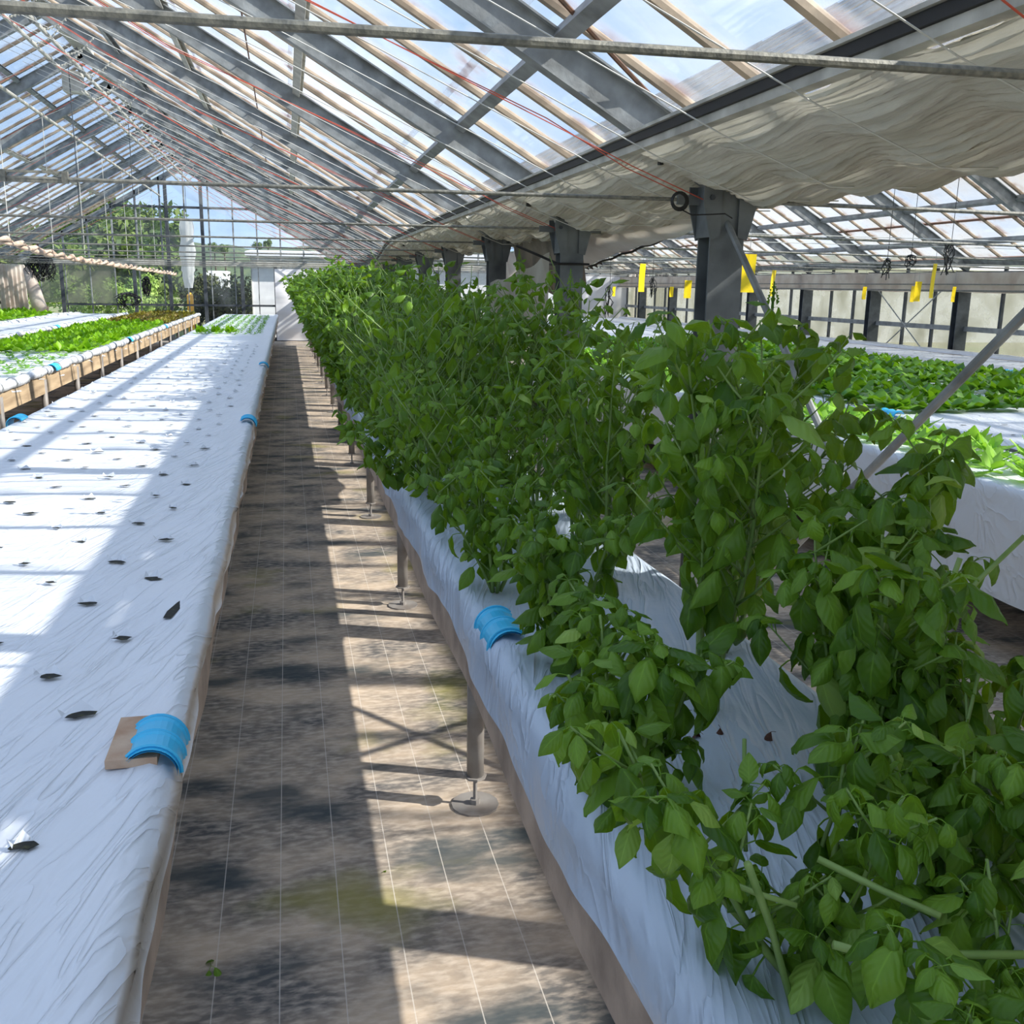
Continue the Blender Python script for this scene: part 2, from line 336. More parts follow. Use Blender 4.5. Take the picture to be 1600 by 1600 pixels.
# ------------------------------------------------------------------ mesh builder
class MB:
    def __init__(s): s.v = []; s.f = []; s.uv = {}; s.t = {}
    def add(s, vs, fs):
        o = len(s.v); s.v += [tuple(p) for p in vs]; s.f += [tuple(i+o for i in f) for f in fs]; return o
    def box(s, a, b):
        x0, y0, z0 = a; x1, y1, z1 = b
        s.add([(x0,y0,z0),(x1,y0,z0),(x1,y1,z0),(x0,y1,z0),(x0,y0,z1),(x1,y0,z1),(x1,y1,z1),(x0,y1,z1)],
              [(0,3,2,1),(4,5,6,7),(0,1,5,4),(1,2,6,5),(2,3,7,6),(3,0,4,7)]); return s
    def tube(s, pts, r, n=8, cap=True):
        pts = [Vector(p) for p in pts]; rs = r if isinstance(r, (list, tuple)) else [r]*len(pts)
        prev = None; rings = []
        for i, p in enumerate(pts):
            d = (pts[min(i+1, len(pts)-1)] - pts[max(i-1, 0)])
            d = d.normalized() if d.length > 1e-9 else Vector((0, 0, 1))
            if prev is None:
                a = Vector((0, 0, 1)) if abs(d.z) < 0.9 else Vector((1, 0, 0)); u = d.cross(a).normalized()
            else:
                u = (prev - d*prev.dot(d)); u = u.normalized() if u.length > 1e-6 else d.orthogonal().normalized()
            prev = u; w = d.cross(u)
            rings.append([p + (u*math.cos(2*PI*k/n) + w*math.sin(2*PI*k/n))*rs[i] for k in range(n)])
        vs = [q for R_ in rings for q in R_]; fs = []
        for i in range(len(pts)-1):
            for k in range(n):
                fs.append((i*n+k, i*n+(k+1)%n, (i+1)*n+(k+1)%n, (i+1)*n+k))
        if cap:
            fs.append(tuple(reversed(range(n)))); fs.append(tuple((len(pts)-1)*n+k for k in range(n)))
        s.add(vs, fs); return s
    def extrude(s, prof, a, b, up=(0, 0, 1)):
        """2-D closed profile (list of (u,v)) swept straight from a to b; u = side, v = up"""
        a = Vector(a); b = Vector(b); d = (b-a).normalized(); upv = Vector(up)
        u = d.cross(upv).normalized(); w = u.cross(d).normalized(); n = len(prof)
        vs = [a + u*p[0] + w*p[1] for p in prof] + [b + u*p[0] + w*p[1] for p in prof]
        fs = [(k, (k+1) % n, n+(k+1) % n, n+k) for k in range(n)] + [tuple(reversed(range(n))), tuple(range(n, 2*n))]
        s.add(vs, fs); return s
    def grid(s, nu, nv, fn):
        o = s.add([fn(i/nu, j/nv) for j in range(nv+1) for i in range(nu+1)],
                  [(j*(nu+1)+i, j*(nu+1)+i+1, (j+1)*(nu+1)+i+1, (j+1)*(nu+1)+i) for j in range(nv) for i in range(nu)])
        return s
    def mesh(s, name, m, smooth=False):
        me = bpy.data.meshes.new(name); me.from_pydata(s.v, [], s.f)
        if m is not None: me.materials.append(m)
        if smooth:
            me.polygons.foreach_set('use_smooth', [True]*len(me.polygons))
        me.update(); return me
    def build(s, name, m, parent=None, smooth=False, loc=None, **tagk):
        me = s.mesh(name, m, smooth); return place(name, me, parent, loc, **tagk)
def place(name, me, parent=None, loc=None, rot=None, scale=None, mtx=None, **tagk):
    o = bpy.data.objects.new(name, me); C.objects.link(o)
    if parent is not None: o.parent = parent
    if mtx is not None: o.matrix_local = mtx
    else:
        if loc is not None: o.location = loc
        if rot is not None: o.rotation_euler = rot
        if scale is not None: o.scale = scale
    if tagk: tag(o, **tagk)
    return o
def tag(o, label=None, cat=None, group=None, kind=None):
    if label: o['label'] = label
    if cat: o['category'] = cat
    if group: o['group'] = group
    if kind: o['kind'] = kind
    return o
def thing(name, label, cat, loc=(0, 0, 0), rz=0, group=None, kind=None):
    o = bpy.data.objects.new(name, None); C.objects.link(o); o.location = loc; o.rotation_euler = (0, 0, rz)
    o.empty_display_size = 0.1
    return tag(o, label, cat, group, kind)
def copy_tree(o, parent=None):
    c = o.copy(); C.objects.link(c); c.parent = parent
    for ch in list(o.children): copy_tree(ch, c)
    return c
def ibeam(d, w, tf=0.008, tw=0.007):
    h = d/2; b = w/2
    return [(-b,-h),(b,-h),(b,-h+tf),(tw,-h+tf),(tw,h-tf),(b,h-tf),(b,h),(-b,h),(-b,h-tf),(-tw,h-tf),(-tw,-h+tf),(-b,-h+tf)]

# ------------------------------------------------------------------ dimensions of the house
Y0, BAY = 1.62, 2.25
KS = range(-2, 13)
YK = lambda k: Y0 + BAY*k
YN, YF = YK(-2), YK(12)                   # near and far ends of the glasshouse
XC, RX, LX = 1.73, -2.58, -6.89           # shared post line, ridge, left post line
XW, RX2 = 9.66, 5.695                     # right wall, ridge of the right-hand span
ZE, SL = 2.06, 0.58                       # height of the rafter axis at the post line, roof slope

# ------------------------------------------------------------------ floor and ground
MB().box((LX-0.4, YN-0.5, -0.12), (XW+0.3, YF+0.05, 0.0)).build('floor', FLOOR, kind='structure', label='dusty woven weed mat floor with pale marker threads', cat='floor')
GR = simple('outside_ground', srgb(150, 140, 104), 0.9, 0, srgb(112, 128, 68), 0.35, 0.3, 3)
MB().grid(24, 24, lambda u, v: (-160+320*u, -60+320*v, -0.14)).build('ground', GR, kind='structure', label='dry grass and bare earth outside the glasshouse', cat='ground')

# ------------------------------------------------------------------ roof slopes
def roof(name, xe, xr, ze, label, pane_mat, rows, pmat2=None, rafter_w=0.075, kinds=True, purl=(0.165, 0.375, 0.60, 0.82), pale=(1, 2), stuff=False):
    """one roof slope from the eave at xe up to the ridge at xr"""
    root = thing(name, label, 'roof', (0, 0, 0), kind='structure')
    sgn = 1 if xr > xe else -1
    W = abs(xr-xe); up = Vector((sgn, 0, SL)).normalized()
    nrm = Vector((-sgn*SL, 0, 1)).normalized()
    P = lambda s, y, o=0.0: Vector((xe + sgn*W*s, y, ze + SL*W*s)) + nrm*o
    L = W*math.sqrt(1+SL*SL)
    prof = ibeam(0.15, rafter_w)
    base = MB().extrude(prof, P(0, 0, -0.02), P(1, 0, -0.02), up=nrm).mesh('rafter', STEEL)
    for k in KS: place('rafter', base, root, (0, YK(k), 0))
    barm = MB().extrude([(-0.019, 0.022), (0.019, 0.022), (0.019, 0.042), (0.007, 0.06), (-0.007, 0.06), (-0.019, 0.042)], P(-0.02, 0, 0.085), P(1, 0, 0.085), up=nrm).mesh('glazing_bar', BAR)
    nb = len(KS)*4-3
    for i in range(nb): place('glazing_bar', barm, root, (0, YN+i*BAY/4, 0))
    for j, s in enumerate(purl):
        m = ALU if j in pale else STEEL
        MB().extrude([(-0.03, -0.03), (0.03, -0.03), (0.03, -0.024), (-0.024, -0.024), (-0.024, 0.024), (0.03, 0.024), (0.03, 0.03), (-0.03, 0.03)],
                     P(s, YN, 0.05), P(s, YF, 0.05), up=nrm).build('purlin', m, root)
    # panes lapped like shingles between the bars
    pl = L/rows
    def pane_mesh(pm, nm='pane'):
        me = MB().box((-BAY/8+0.012, -pl/2-0.03, -0.002), (BAY/8-0.012, pl/2+0.01, 0.002)).mesh(nm, pm)
        uvl = me.uv_layers.new(name='UVMap')
        for lp in me.loops:
            co = me.vertices[lp.vertex_index].co
            uvl.data[lp.index].uv = ((co.x/(BAY/4))+0.5, (co.y/pl)+0.5)
        return me
    pm1 = pane_mesh(pane_mat); pm2 = pane_mesh(pmat2) if pmat2 else pm1
    tilt = 0.010
    # basis: local x along Y, local y up the slope, local z = normal
    bx = up.cross(nrm); rotm = Matrix((bx, up, nrm)).transposed()
    for r in range(rows):
        for i in range(nb-1):
            c = P((r+0.5)/rows, YN+(i+0.5)*BAY/4, 0.142)
            mtx = Matrix.Translation(c) @ (rotm @ Euler((tilt, 0, 0)).to_matrix()).to_4x4()
            o = place('pane', pm2 if r < rows*0.45 else pm1, root, mtx=mtx)
    # thin tie rods across the bars, rusty
    for k in KS:
        if k < 12:
            a = P(0.46, YK(k), 0.07); b = P(0.46, YK(k+1), 0.07)
            MB().tube([a, b], 0.006, 5).build('bar_tie', RUST, root)
    return root, P
roofR, PR = roof('ceiling', XC, RX, ZE, 'glazed right-hand slope of the main span above the aisle', GLASS, 5)
roofL, PL = roof('ceiling', LX, RX, ZE, 'glazed left-hand slope of the main span above the lettuce benches', GLASS, 5)
roofQ, PQ = roof('ceiling', XW, RX2, ZE-0.1, 'glazed whitewashed far slope of the right-hand span above its low side wall', GLASS_C, 5, GLASS_W, pale=(), purl=(0.12, 0.3, 0.5, 0.7, 0.9))
roofS, PS = roof('ceiling', XC, RX2, ZE, 'glazed near slope of the right-hand span rising from the valley gutter', GLASS, 5, pale=())
for x, z, lab in ((RX, PR(1, 0).z, 'main span'), (RX2, PQ(1, 0).z+0.05, 'right-hand span')):
    MB().extrude([(-0.09, 0), (0.09, 0), (0.09, 0.05), (0, 0.14), (-0.09, 0.05)], (x, YN, z+0.06), (x, YF, z+0.06)).build('ridge_beam', ALU, kind='structure', label='pale ridge beam at the top of the '+lab, cat='beam')

# gutters on the post lines
for x, z, lab in ((XC, ZE+0.03, 'above the row of posts beside the basil'), (LX, ZE+0.03, 'along the far left post line'), (XW, ZE-0.07, 'along the top of the right side wall')):
    MB().extrude([(-0.16, 0.08), (-0.15, 0.08), (-0.07, -0.01), (0.07, -0.01), (0.15, 0.08), (0.16, 0.08), (0.08, -0.025), (-0.08, -0.025)], (x, YN, z), (x, YF, z)).build(
        'gutter', STEEL, kind='structure', label='galvanised steel gutter '+lab, cat='gutter')

# ------------------------------------------------------------------ posts
STEEL_P = simple('post_steel', srgb(116, 121, 124), 0.55, 0.15, srgb(84, 89, 92), 7, 0.12, 50)
def post(x, y, zt, label, group=None, fancy=True, dark=False, w=0.145):
    root = thing('column', label, 'column', (x, y, 0), group=group, kind='structure')
    m = STEEL_D if dark else STEEL_P
    b = w/2
    prof = ibeam(w, 0.15, 0.011, 0.006)
    prof = [(p[1], p[0]) for p in prof]
    MB().extrude([(-q[0], q[1]) for q in ibeam(0.125, w, 0.010, 0.005)], (0, 0, 0), (0, 0, zt), up=(0, 1, 0)).build('shaft', m, root)
    MB().box((-0.13, -0.1, 0), (0.13, 0.1, 0.015)).build('base_plate', m, root)
    if fancy:
        for s in (-1, 1):
            mb = MB()
            pr = [(s*(b-0.035), zt-0.18), (s*(b+0.006), zt-0.19), (s*(b+0.042), zt-0.05), (s*(b+0.042), zt+0.02), (s*(b-0.035), zt+0.02)]
            for yy in (-0.078, 0.07):
                n = len(pr)
                mb.add([(p[0], yy, p[1]) for p in pr]+[(p[0], yy+0.008, p[1]) for p in pr],
                       [tuple(range(n)), tuple(reversed(range(n, 2*n)))]+[(k, (k+1) % n, n+(k+1) % n, n+k) for k in range(n)])
            mb.box((min(s*b, s*(b+0.008)), -0.070, zt-0.18), (max(s*b, s*(b+0.008)), 0.070, zt+0.02))
            mb.build('bracket', m, root)
            MB().tube([(s*(b+0.008), -0.088, zt-0.03), (s*(b+0.008), -0.07, zt-0.03)], 0.011, 6).build('bolt', STEEL_D, root)
            MB().box((min(s*(b+0.03), s*(b+0.125)), -0.012, zt-0.055), (max(s*(b+0.03), s*(b+0.125)), 0.004, zt-0.018)).build('tie_lug', m, root)
    return root
ordn = ['nearest', 'second', 'third', 'fourth', 'fifth', 'sixth', 'seventh', 'eighth', 'ninth', 'tenth', 'eleventh', 'twelfth']
for k in KS:
    if k == 12: continue
    if k >= 1:
        lab = ['nearest grey steel post behind the basil with a coil of black cable at its bracket', 'second grey steel post behind the basil, black strap tied round it',
               'third steel post behind the basil, tallest basil shoot just in front'][k-1] if k <= 3 else '%s grey steel post along the basil row counted from the near one' % ordn[k-1]
    else: lab = 'grey steel post of the basil row standing before the view'
    post(XC, YK(k), 1.98, lab, 'steel posts behind the basil bench')
for k in KS:
    post(LX, YK(k), 1.98, 'grey steel post of the far left post line beyond the lettuce', 'posts of the left line', fancy=False)
# tie rods across the main span and the right-hand span
tl_ = ['thick speckled tie rod crossing the top of the view', 'tie rod with a turnbuckle meeting the nearest post', 'tie rod meeting the second post']
for k in KS:
    if k == 12: continue
    z = 1.945 if k != 0 else 1.975
    r_ = 0.0088 if k == 0 else 0.0075
    lab = tl_[k] if 0 <= k < 3 else ('thin grey tie rod spanning the main bay towards the far gable' if k >= 3 else 'grey tie rod before the view')
    t0 = thing('tie_rod', lab, 'rod', (0, YK(k), 0), group='tie rods of the main span', kind='structure')
    MB().tube([(LX+0.1, 0, z), ((LX+XC)/2, 0, z-0.012), (XC-0.2, 0, z)], r_, 8).build('rod', ROD, t0)
    if k == 1:
        tb = MB()
        x0 = -0.93; 
        for dz in (-0.016, 0.016): tb.box((x0, -0.006, z+dz-0.004), (x0+0.18, 0.006, z+dz+0.004))
        tb.box((x0-0.02, -0.012, z-0.02), (x0, 0.012, z+0.02)); tb.box((x0+0.18, -0.012, z-0.02), (x0+0.20, 0.012, z+0.02))
        tb.build('turnbuckle', ROD, t0)
    t1 = thing('tie_rod', 'grey tie rod crossing the right-hand span from the steel posts', 'rod', (0, YK(k), 0), group='tie rods of the right-hand span', kind='structure')
    MB().tube([(XC+0.25, 0, 1.945), (XW-0.1, 0, 1.88)], 0.0095, 6).build('rod', ROD, t1)
# cross braces in the post line
for a, b, lab in (((XC, YK(1)-0.05, 1.86), (XC, YK(0)+0.05, 0.05), 'flat grey brace running down from the nearest post head towards the lower right'),
                  ((XC+0.015, YK(0)+0.05, 1.92), (XC+0.015, YK(1)-0.05, 0.10), 'dark grey brace rising from behind the basil to the right edge')):
    MB().tube([a, b], 0.0135, 8).build('brace', STEEL, label=lab, cat='brace', kind='structure')

# ------------------------------------------------------------------ end wall and side walls
def roof_h(x, xl, xr, ridge):
    return ZE + SL*(x-xl) if x < ridge else ZE + SL*(xr-x)
def gable(name, label, xl, xr, ridge, y, posts, tall, pm, n):
    root = thing(name, label, 'wall', (0, 0, 0), kind='structure')
    dx = (xr-xl)/n
    H = lambda x: (ZE + SL*(x-xl) if x < ridge else ZE + SL*(ridge-xl) - (SL*(ridge-xl))*(x-ridge)/(xr-ridge))
    for i in range(1, n):
        x = xl+i*dx
        MB().box((x-0.02, y-0.03, 2.0), (x+0.02, y+0.03, H(x)+0.05)).build('mullion', STEEL, root)
        MB().box((x-0.014, y-0.012, 0.1), (x+0.014, y+0.02, 2.0)).build('mullion', STEEL, root)
    zr = [0.1, 0.97, 2.03, 2.75, 3.5, 9]
    for i in range(n):
        for j in range(5):
            xa, xb = xl+i*dx+0.015, xl+(i+1)*dx-0.015
            z0, z1 = zr[j]+0.02, zr[j+1]-0.02
            ha, hb = min(z1, H(xa)+0.05), min(z1, H(xb)+0.05)
            if max(ha, hb) <= z0+0.05: continue
            ha = max(ha, z0+0.005); hb = max(hb, z0+0.005)
            q = [(xa, z0), (xb, z0), (xb, hb), (xa, ha)]
            xm = (xa+xb)/2
            mb = MB(); mb.add([(p[0]-xm, -0.002, p[1]) for p in q]+[(p[0]-xm, 0.002, p[1]) for p in q],
                              [(0, 1, 2, 3), (7, 6, 5, 4), (0, 4, 5, 1), (1, 5, 6, 2), (2, 6, 7, 3), (3, 7, 4, 0)])
            mb.build('pane', pm(xm, j), root, loc=(xm, y+0.03, 0))
    for z, h, m in ((2.06, 0.07, ALU), (3.5, 0.03, STEEL_D), (2.75, 0.016, STEEL), (0.05, 0.05, STEEL_D)):
        xa = xl if z < ZE else xl+(z-ZE)/SL
        xb = xr if z < ZE else xr-(z-ZE)/(SL*(ridge-xl)/(xr-ridge))
        MB().box((xa, y-0.06, z-h), (xb, y-0.01, z+h)).build('rail', m, root)
    for x in posts:
        MB().box((x-0.045, y-0.09, 0), (x+0.045, y-0.03, (H(x) if x in tall else 2.0))).build('post', STEEL_D, root)
    ps = sorted(posts)
    for a, b in zip(ps, ps[1:]):
        MB().box((a+0.04, y-0.075, 0.93), (b-0.04, y-0.03, 0.985)).build('rail', STEEL_D, root)
    # end rafters that close the gable
    for x0, x1 in ((xl, ridge), (xr, ridge)):
        MB().extrude([(-0.03, -0.05), (0.03, -0.05), (0.03, 0.05), (-0.03, 0.05)], (x0, y, ZE), (x1, y, H(ridge))).build('edge_bar', STEEL, root)
    return root
gx = [on_y(px, 465, YF).x for px in (100, 213, 268, 322, 380, 432)]
gable('wall_far', 'far glazed gable of the main span with grey posts and rails', LX, XC, RX, YF, gx, gx[2:4], lambda x, j: GLASS_S if (-6.5 < x < -4.3 and j == 1) else GLASS_G, 14)
gable('wall_far', 'far glazed gable of the right-hand span behind hanging sheets', XC, XW, RX2, YF, [2.9, 4.2, 5.7, 7.2, 8.6], [5.7], lambda x, j: GLASS_G, 13)

def sidewall(name, label, x, pm, zt, mulls, rows, ins):
    root = thing(name, label, 'wall', (0, 0, 0), kind='structure')
    MB().box((x-0.06, YN, 0), (x+0.06, YF, rows[0])).build('base_wall', simple('base_wall_render', srgb(168, 160, 148), 0.9, 0, srgb(120, 116, 106), 3), root)
    d = BAY/mulls
    n = len(KS)-1
    mm = MB().box((-0.02, -0.022, rows[0]), (0.02, 0.022, zt)).mesh('mullion', STEEL_D)
    pms = [MB().box((-0.002, -d/2+0.025, rows[j]+0.02), (0.002, d/2-0.025, rows[j+1]-0.02)).mesh('pane', pm) for j in range(len(rows)-1)]
    for i in range(n*mulls):
        y = YN+(i+0.5)*d
        if i % mulls: place('mullion', mm, root, (x, YN+i*d, 0))
        for q in pms: place('pane', q, root, (x+0.02, y, 0))
    for z in rows[1:]:
        MB().box((x-0.05*ins, YN, z-0.035), (x+0.02, YF, z+0.035) if ins > 0 else (x+0.05, YF, z+0.035)).build('rail', STEEL, root)
    return root
sidewall('wall_right', 'low glazed side wall of the right-hand span with dark posts and grimy panes', XW, GLASS_S, ZE-0.1, 3, [0.25, 1.08, 1.86], 1)
for k in KS:
    if k == 12: continue
    post(XW-0.09, YK(k), 1.9, 'dark post against the grimy right side wall', 'dark posts of the right side wall', fancy=False, dark=True, w=0.2)
wl = sidewall('wall_left', 'film covered left side wall beyond the far lettuce bench', LX-0.25, GLASS_S, ZE, 2, [0.2, 1.0, 1.95], -1)
for (a_, b_) in (((YK(5)+0.1, 0.4), (YK(6)-0.1, 1.75)), ((YK(5)+0.1, 1.75), (YK(6)-0.1, 0.4))):
    MB().tube([(XW-0.22, a_[0], a_[1]), (XW-0.22, b_[0], b_[1])], 0.009, 6).build('wall_brace', STEEL, label='thin crossed brace rod before the right side wall', cat='brace', group='crossed rods at the right wall', kind='structure')
def on_roof(px, py, off=0.0):
    d = ray(px, py); c = ZE+off+SL*XC
    t = (c-CAMH)/(d[2]+SL*d[0]); return Vector((t*d[0], t*d[1], CAMH+t*d[2]))
MB().tube([on_roof(868, -10, 0.07), on_roof(965, 95, 0.07), on_roof(1052, 187, 0.07)], 0.009, 6).build('sag_rod', RUST, label='rusty rod slanting between the glazing bars above the near tie rod', cat='rod', kind='structure')
# rolled side curtain and pipes along the right wall
rc = MB()
def rcf(u, v):
    a = -0.15+u*0.5
    return (XW-0.24-0.01*math.sin(v*260+u*4), YN+v*(YF-YN), 1.60+0.28*u+0.008*math.sin(v*90))
rc.grid(6, 200, rcf).build('side_curtain', CURTAIN, smooth=True, label='pale rolled side curtain along the top of the right wall', cat='curtain')
for z, r_ in ((1.62, 0.016), (1.71, 0.010)):
    MB().tube([(XW-0.30, YN, z), (XW-0.30, YF, z)], r_, 6).build('curtain_pipe', ROD, label='%s horizontal pipe along the right side curtain' % ('thick lower' if z < 1.65 else 'thin upper'), cat='pipe', kind='structure')

# ------------------------------------------------------------------ outside, beyond the gable
HOUSE = thing('white_building', 'long white film covered building behind the far gable', 'building', (0, 0, 0))
MB().box((-1.0, 31.2, -0.14), (26, 40, 2.35)).build('wall', WHITEWALL, HOUSE)
mbr = MB(); mbr.extrude([(-4.8, 0), (4.8, 0), (4.8, 0.12), (0, 0.30), (-4.8, 0.12)], (-1.15, 35.6, 2.35), (26, 35.6, 2.35)); mbr.build('roof', WHITEWALL, HOUSE)
for i in range(10): MB().box((-1.0+i*1.5-0.012, 31.17, -0.1), (-1.0+i*1.5+0.012, 31.2, 2.35)).build('seam', ALU, HOUSE)
sh = MB().grid(40, 20, lambda u, v: (-0.30+2.0*u, YF-0.12+0.018*math.sin(u*15+v*5)+0.01*math.sin(v*26+u*3), 0.02+1.93*v))
sh.build('gable_sheet', WHITEWALL, smooth=True, label='white plastic sheet hung over the lower right of the far gable', cat='sheet')
tp_ = on_y(298, 482, 33)
MB().tube([(tp_.x, 33, -0.14), (tp_.x, 33, 1.15), (tp_.x, 33, 1.24)], [0.10, 0.10, 0.03], 12).build('marker_post', ORANGE, label='orange marker post standing outside the far gable', cat='post')

def blob_tree(name, label, cat, c, rx, ry, rz, n, m, size, trunk=None, seed=1, group=None, dark=0.0):
    r = random.Random(seed)
    root = thing(name, label, cat, (c[0], c[1], -0.14), group=group)
    mb = MB(); tint = []
    lumps = [(r.gauss(0, 0.42), r.gauss(0, 0.42), r.uniform(-0.5, 0.62), r.uniform(0.34, 0.55)) for _ in range(14)]
    for _ in range(n):
        L_ = r.choice(lumps)
        d = Vector((r.gauss(0, 1), r.gauss(0, 1), r.gauss(0, 1))).normalized()*L_[3]*r.uniform(0.75, 1.05)
        p = Vector(((L_[0]+d.x)*rx, (L_[1]+d.y)*ry, c[2]+0.14+(L_[2]+d.z)*rz))
        if p.z < 0.02: continue
        a = Vector((r.gauss(0, 1), r.gauss(0, 1), r.gauss(0, 1))).normalized(); b = a.orthogonal().normalized()
        s = size*r.uniform(0.6, 1.3)
        w = (d.normalized()+Vector((0, 0, 0.4))).normalized().cross(a); w = w.normalized() if w.length > 0.01 else b
        mb.add([p-a*s, p+w*s*0.5, p+a*s, p-w*s*0.5], [(0, 1, 2, 3)])
    me = mb.mesh('crown', m)
    at = me.attributes.new('tint', 'FLOAT', 'FACE')
    at.data.foreach_set('value', [r.random() for _ in me.polygons])
    o = place('crown', me, root); o['kind'] = 'stuff'
    if trunk:
        MB().tube([(0, 0, 0), (0.1, 0, c[2]*0.5), (0, 0.1, c[2]+0.2)], [trunk, trunk*0.8, trunk*0.5], 8).build('trunk', BARK, root)
    return root
trees = [(105, 385, 47, 2.3, 2.2), (160, 372, 43, 2.2, 2.6), (213, 372, 46, 2.0, 2.6), (250, 385, 40, 0.95, 2.1), (60, 402, 39, 2.0, 1.5), (-20, 385, 43, 2.4, 2.0), (245, 415, 37, 0.9, 1.3)]
tlab = ['tall', 'tallest broad', 'broad', 'narrow', 'lower', 'outermost left', 'low bushy']
for i, (px, py, Y, w, h) in enumerate(trees):
    p = on_y(px, py, Y)
    blob_tree('tree', '%s leafy tree seen through the far gable on the left' % tlab[i], 'tree', (p.x, Y, max(0.9, p.z-0.25*h)), w, 1.8, h*0.8, 3800, TREE, 0.17, 0.14, seed=20+i, group='trees beyond the gable')
for i, (px, py, Y, w, h) in enumerate([(133, 462, 32.5, 0.75, 0.7), (188, 460, 32.5, 0.8, 0.8), (222, 462, 33, 0.5, 0.75), (86, 455, 33, 0.7, 0.8), (250, 488, 34, 0.6, 0.7)]):
    p = on_y(px, py, Y)
    blob_tree('bush', ['round pale green bush behind the hazy gable pane', 'second pale green bush behind the hazy gable pane', 'small pale bush behind the gable posts', 'bush near the left corner of the gable', 'low bush beside the orange post'][i], 'bush', (p.x, Y, p.z-0.1), w, w, h, 1100, BUSH if i != 4 else TREE, 0.07, seed=60+i)
hedge_d = leaf_mat('dark_hedge_leaf', srgb(44, 48, 36), srgb(92, 100, 46), srgb(70, 80, 30), 0.15, 0.7, veins=False)
for i, (px, Y) in enumerate([(305, 40), (330, 41), (352, 40), (376, 42)]):
    p = on_y(px, 455, Y)
    blob_tree('hedge', ['dark clipped hedge section beside the white sleeve', 'dark clipped hedge section with a pale top', 'third dark hedge section from the sleeve', 'dark hedge section beside the white building'][i], 'hedge', (p.x, Y, 0.75), 0.75, 0.7, 1.1, 1500, hedge_d, 0.09, seed=80+i)
MB().box((-4.6, 62, -0.14), (-3.4, 66, 2.2)).build('cottage', WHITEWALL, label='tiny white house far beyond the hedge', cat='house')
# distant wooded hills
def hills(name, label, y, base, amp, seed, x0, x1, m):
    r = random.Random(seed); ph = [r.uniform(0, 6) for _ in range(8)]
    def f(u, v):
        x = x0+(x1-x0)*u
        h = base + amp*sum(math.sin(x*0.02*(k+1)*1.3+ph[k])/(k+1) for k in range(4)) + 0.35*math.sin(x*0.9+ph[5])*math.sin(x*0.37+ph[6])
        return (x, y+30*v, -0.14+h*math.sin(min(1, v*1.2)*PI/2)*(1 if v < 0.9 else 1))
    mb = MB().grid(240, 8, f); mb.build(name, m, smooth=True, kind='structure', label=label, cat='hill')
HILL = simple('wooded_hill', srgb(66, 82, 62), 0.95, 0, srgb(96, 108, 74), 0.7, 0.6, 1.2)
hills('hills', 'wooded hills on the horizon beyond the gable', 118, 6.9, 0.35, 5, -120, 140, HILL)
for i, (px, py) in enumerate([(332, 378), (348, 381), (402, 376), (418, 374)]):
    p = on_y(px, py, 118)
    blob_tree('hill_tree', 'small rounded tree on the skyline of the wooded hills', 'tree', (p.x, 120, p.z-0.5), 0.5, 0.5, 0.6, 500, TREE, 0.13, 0.12, seed=100+i, group='skyline trees on the hills')

# ------------------------------------------------------------------ growing benches
def nz(x, y, s=0.0):
    return (math.sin(x*7.1+y*3.3+s)*0.5 + math.sin(x*3.7-y*5.9+1.7*s)*0.3 + math.sin(x*13.0+y*11.0+2.1*s)*0.2)
def bench_sheet(x0, x1, y0, y1, zt, skl, skr, ny, nxs=14, amp=0.004, lip=0.022, flare=0.02, seed=0.0):
    """film over the bench: skirt, rounded lip over the edge pipe, top, lip, skirt"""
    prof = []
    r = 0.04
    prof += [(x0-flare, zt-skl), (x0-flare*0.4, zt-skl*0.5), (x0-0.004, zt-r)]
    prof += [(x0+r-r*math.cos(a), zt-r+(r+lip)*math.sin(a)) for a in (0.5, 1.0, 1.57)]
    prof += [(x0+2.2*r, zt+0.004)]
    for i in range(1, nxs): prof.append((x0+2.2*r+(x1-x0-4.4*r)*i/nxs, zt))
    prof += [(x1-2.2*r, zt+0.004)]
    prof += [(x1-r+r*math.sin(a), zt-r+(r+lip)*math.cos(a)) for a in (0.0, 0.57, 1.07)]
    prof += [(x1+0.004, zt-r), (x1+flare*0.4, zt-skr*0.5), (x1+flare, zt-skr)]
    n = len(prof)-1
    def f(u, v):
        i = min(int(round(u*n)), n); px, pz = prof[i]; y = y0+(y1-y0)*v
        edge = i < 3 or i > n-3
        k = amp*(3.0 if edge else 1.0)
        dz = k*nz(px*1.6, y*1.3, seed); dx = (0.010*nz(pz*9, y*2.3, seed) if edge else 0)
        if i in (0, n): dz += 0.016*math.sin(y*3.1+seed)+0.012*math.sin(y*7.7+seed)
        return (px+dx, y, pz+dz)
    return MB().grid(n, ny, f)
def legs(root, xs, ys, zt, r=0.024, foot=True):
    mb = MB().tube([(0, 0, 0.10 if foot else 0), (0, 0, zt)], r, 10); lm = mb.mesh('leg', PVC, True)
    fb = MB().tube([(0, 0, 0.0), (0, 0, 0.11)], 0.007, 6); fb.tube([(0, 0, 0.098), (0, 0, 0.104)], 0.036, 8); fb.tube([(0, 0, 0.0), (0, 0, 0.006)], 0.075, 14); fb.tube([(0, 0, 0.006), (0, 0, 0.022)], 0.016, 8)
    fm = fb.mesh('foot', PVC)
    for y in ys:
        for x in xs:
            l = place('leg', lm, root, (x, y, 0))
            if foot: place('foot', fm, l, (0, 0, 0))
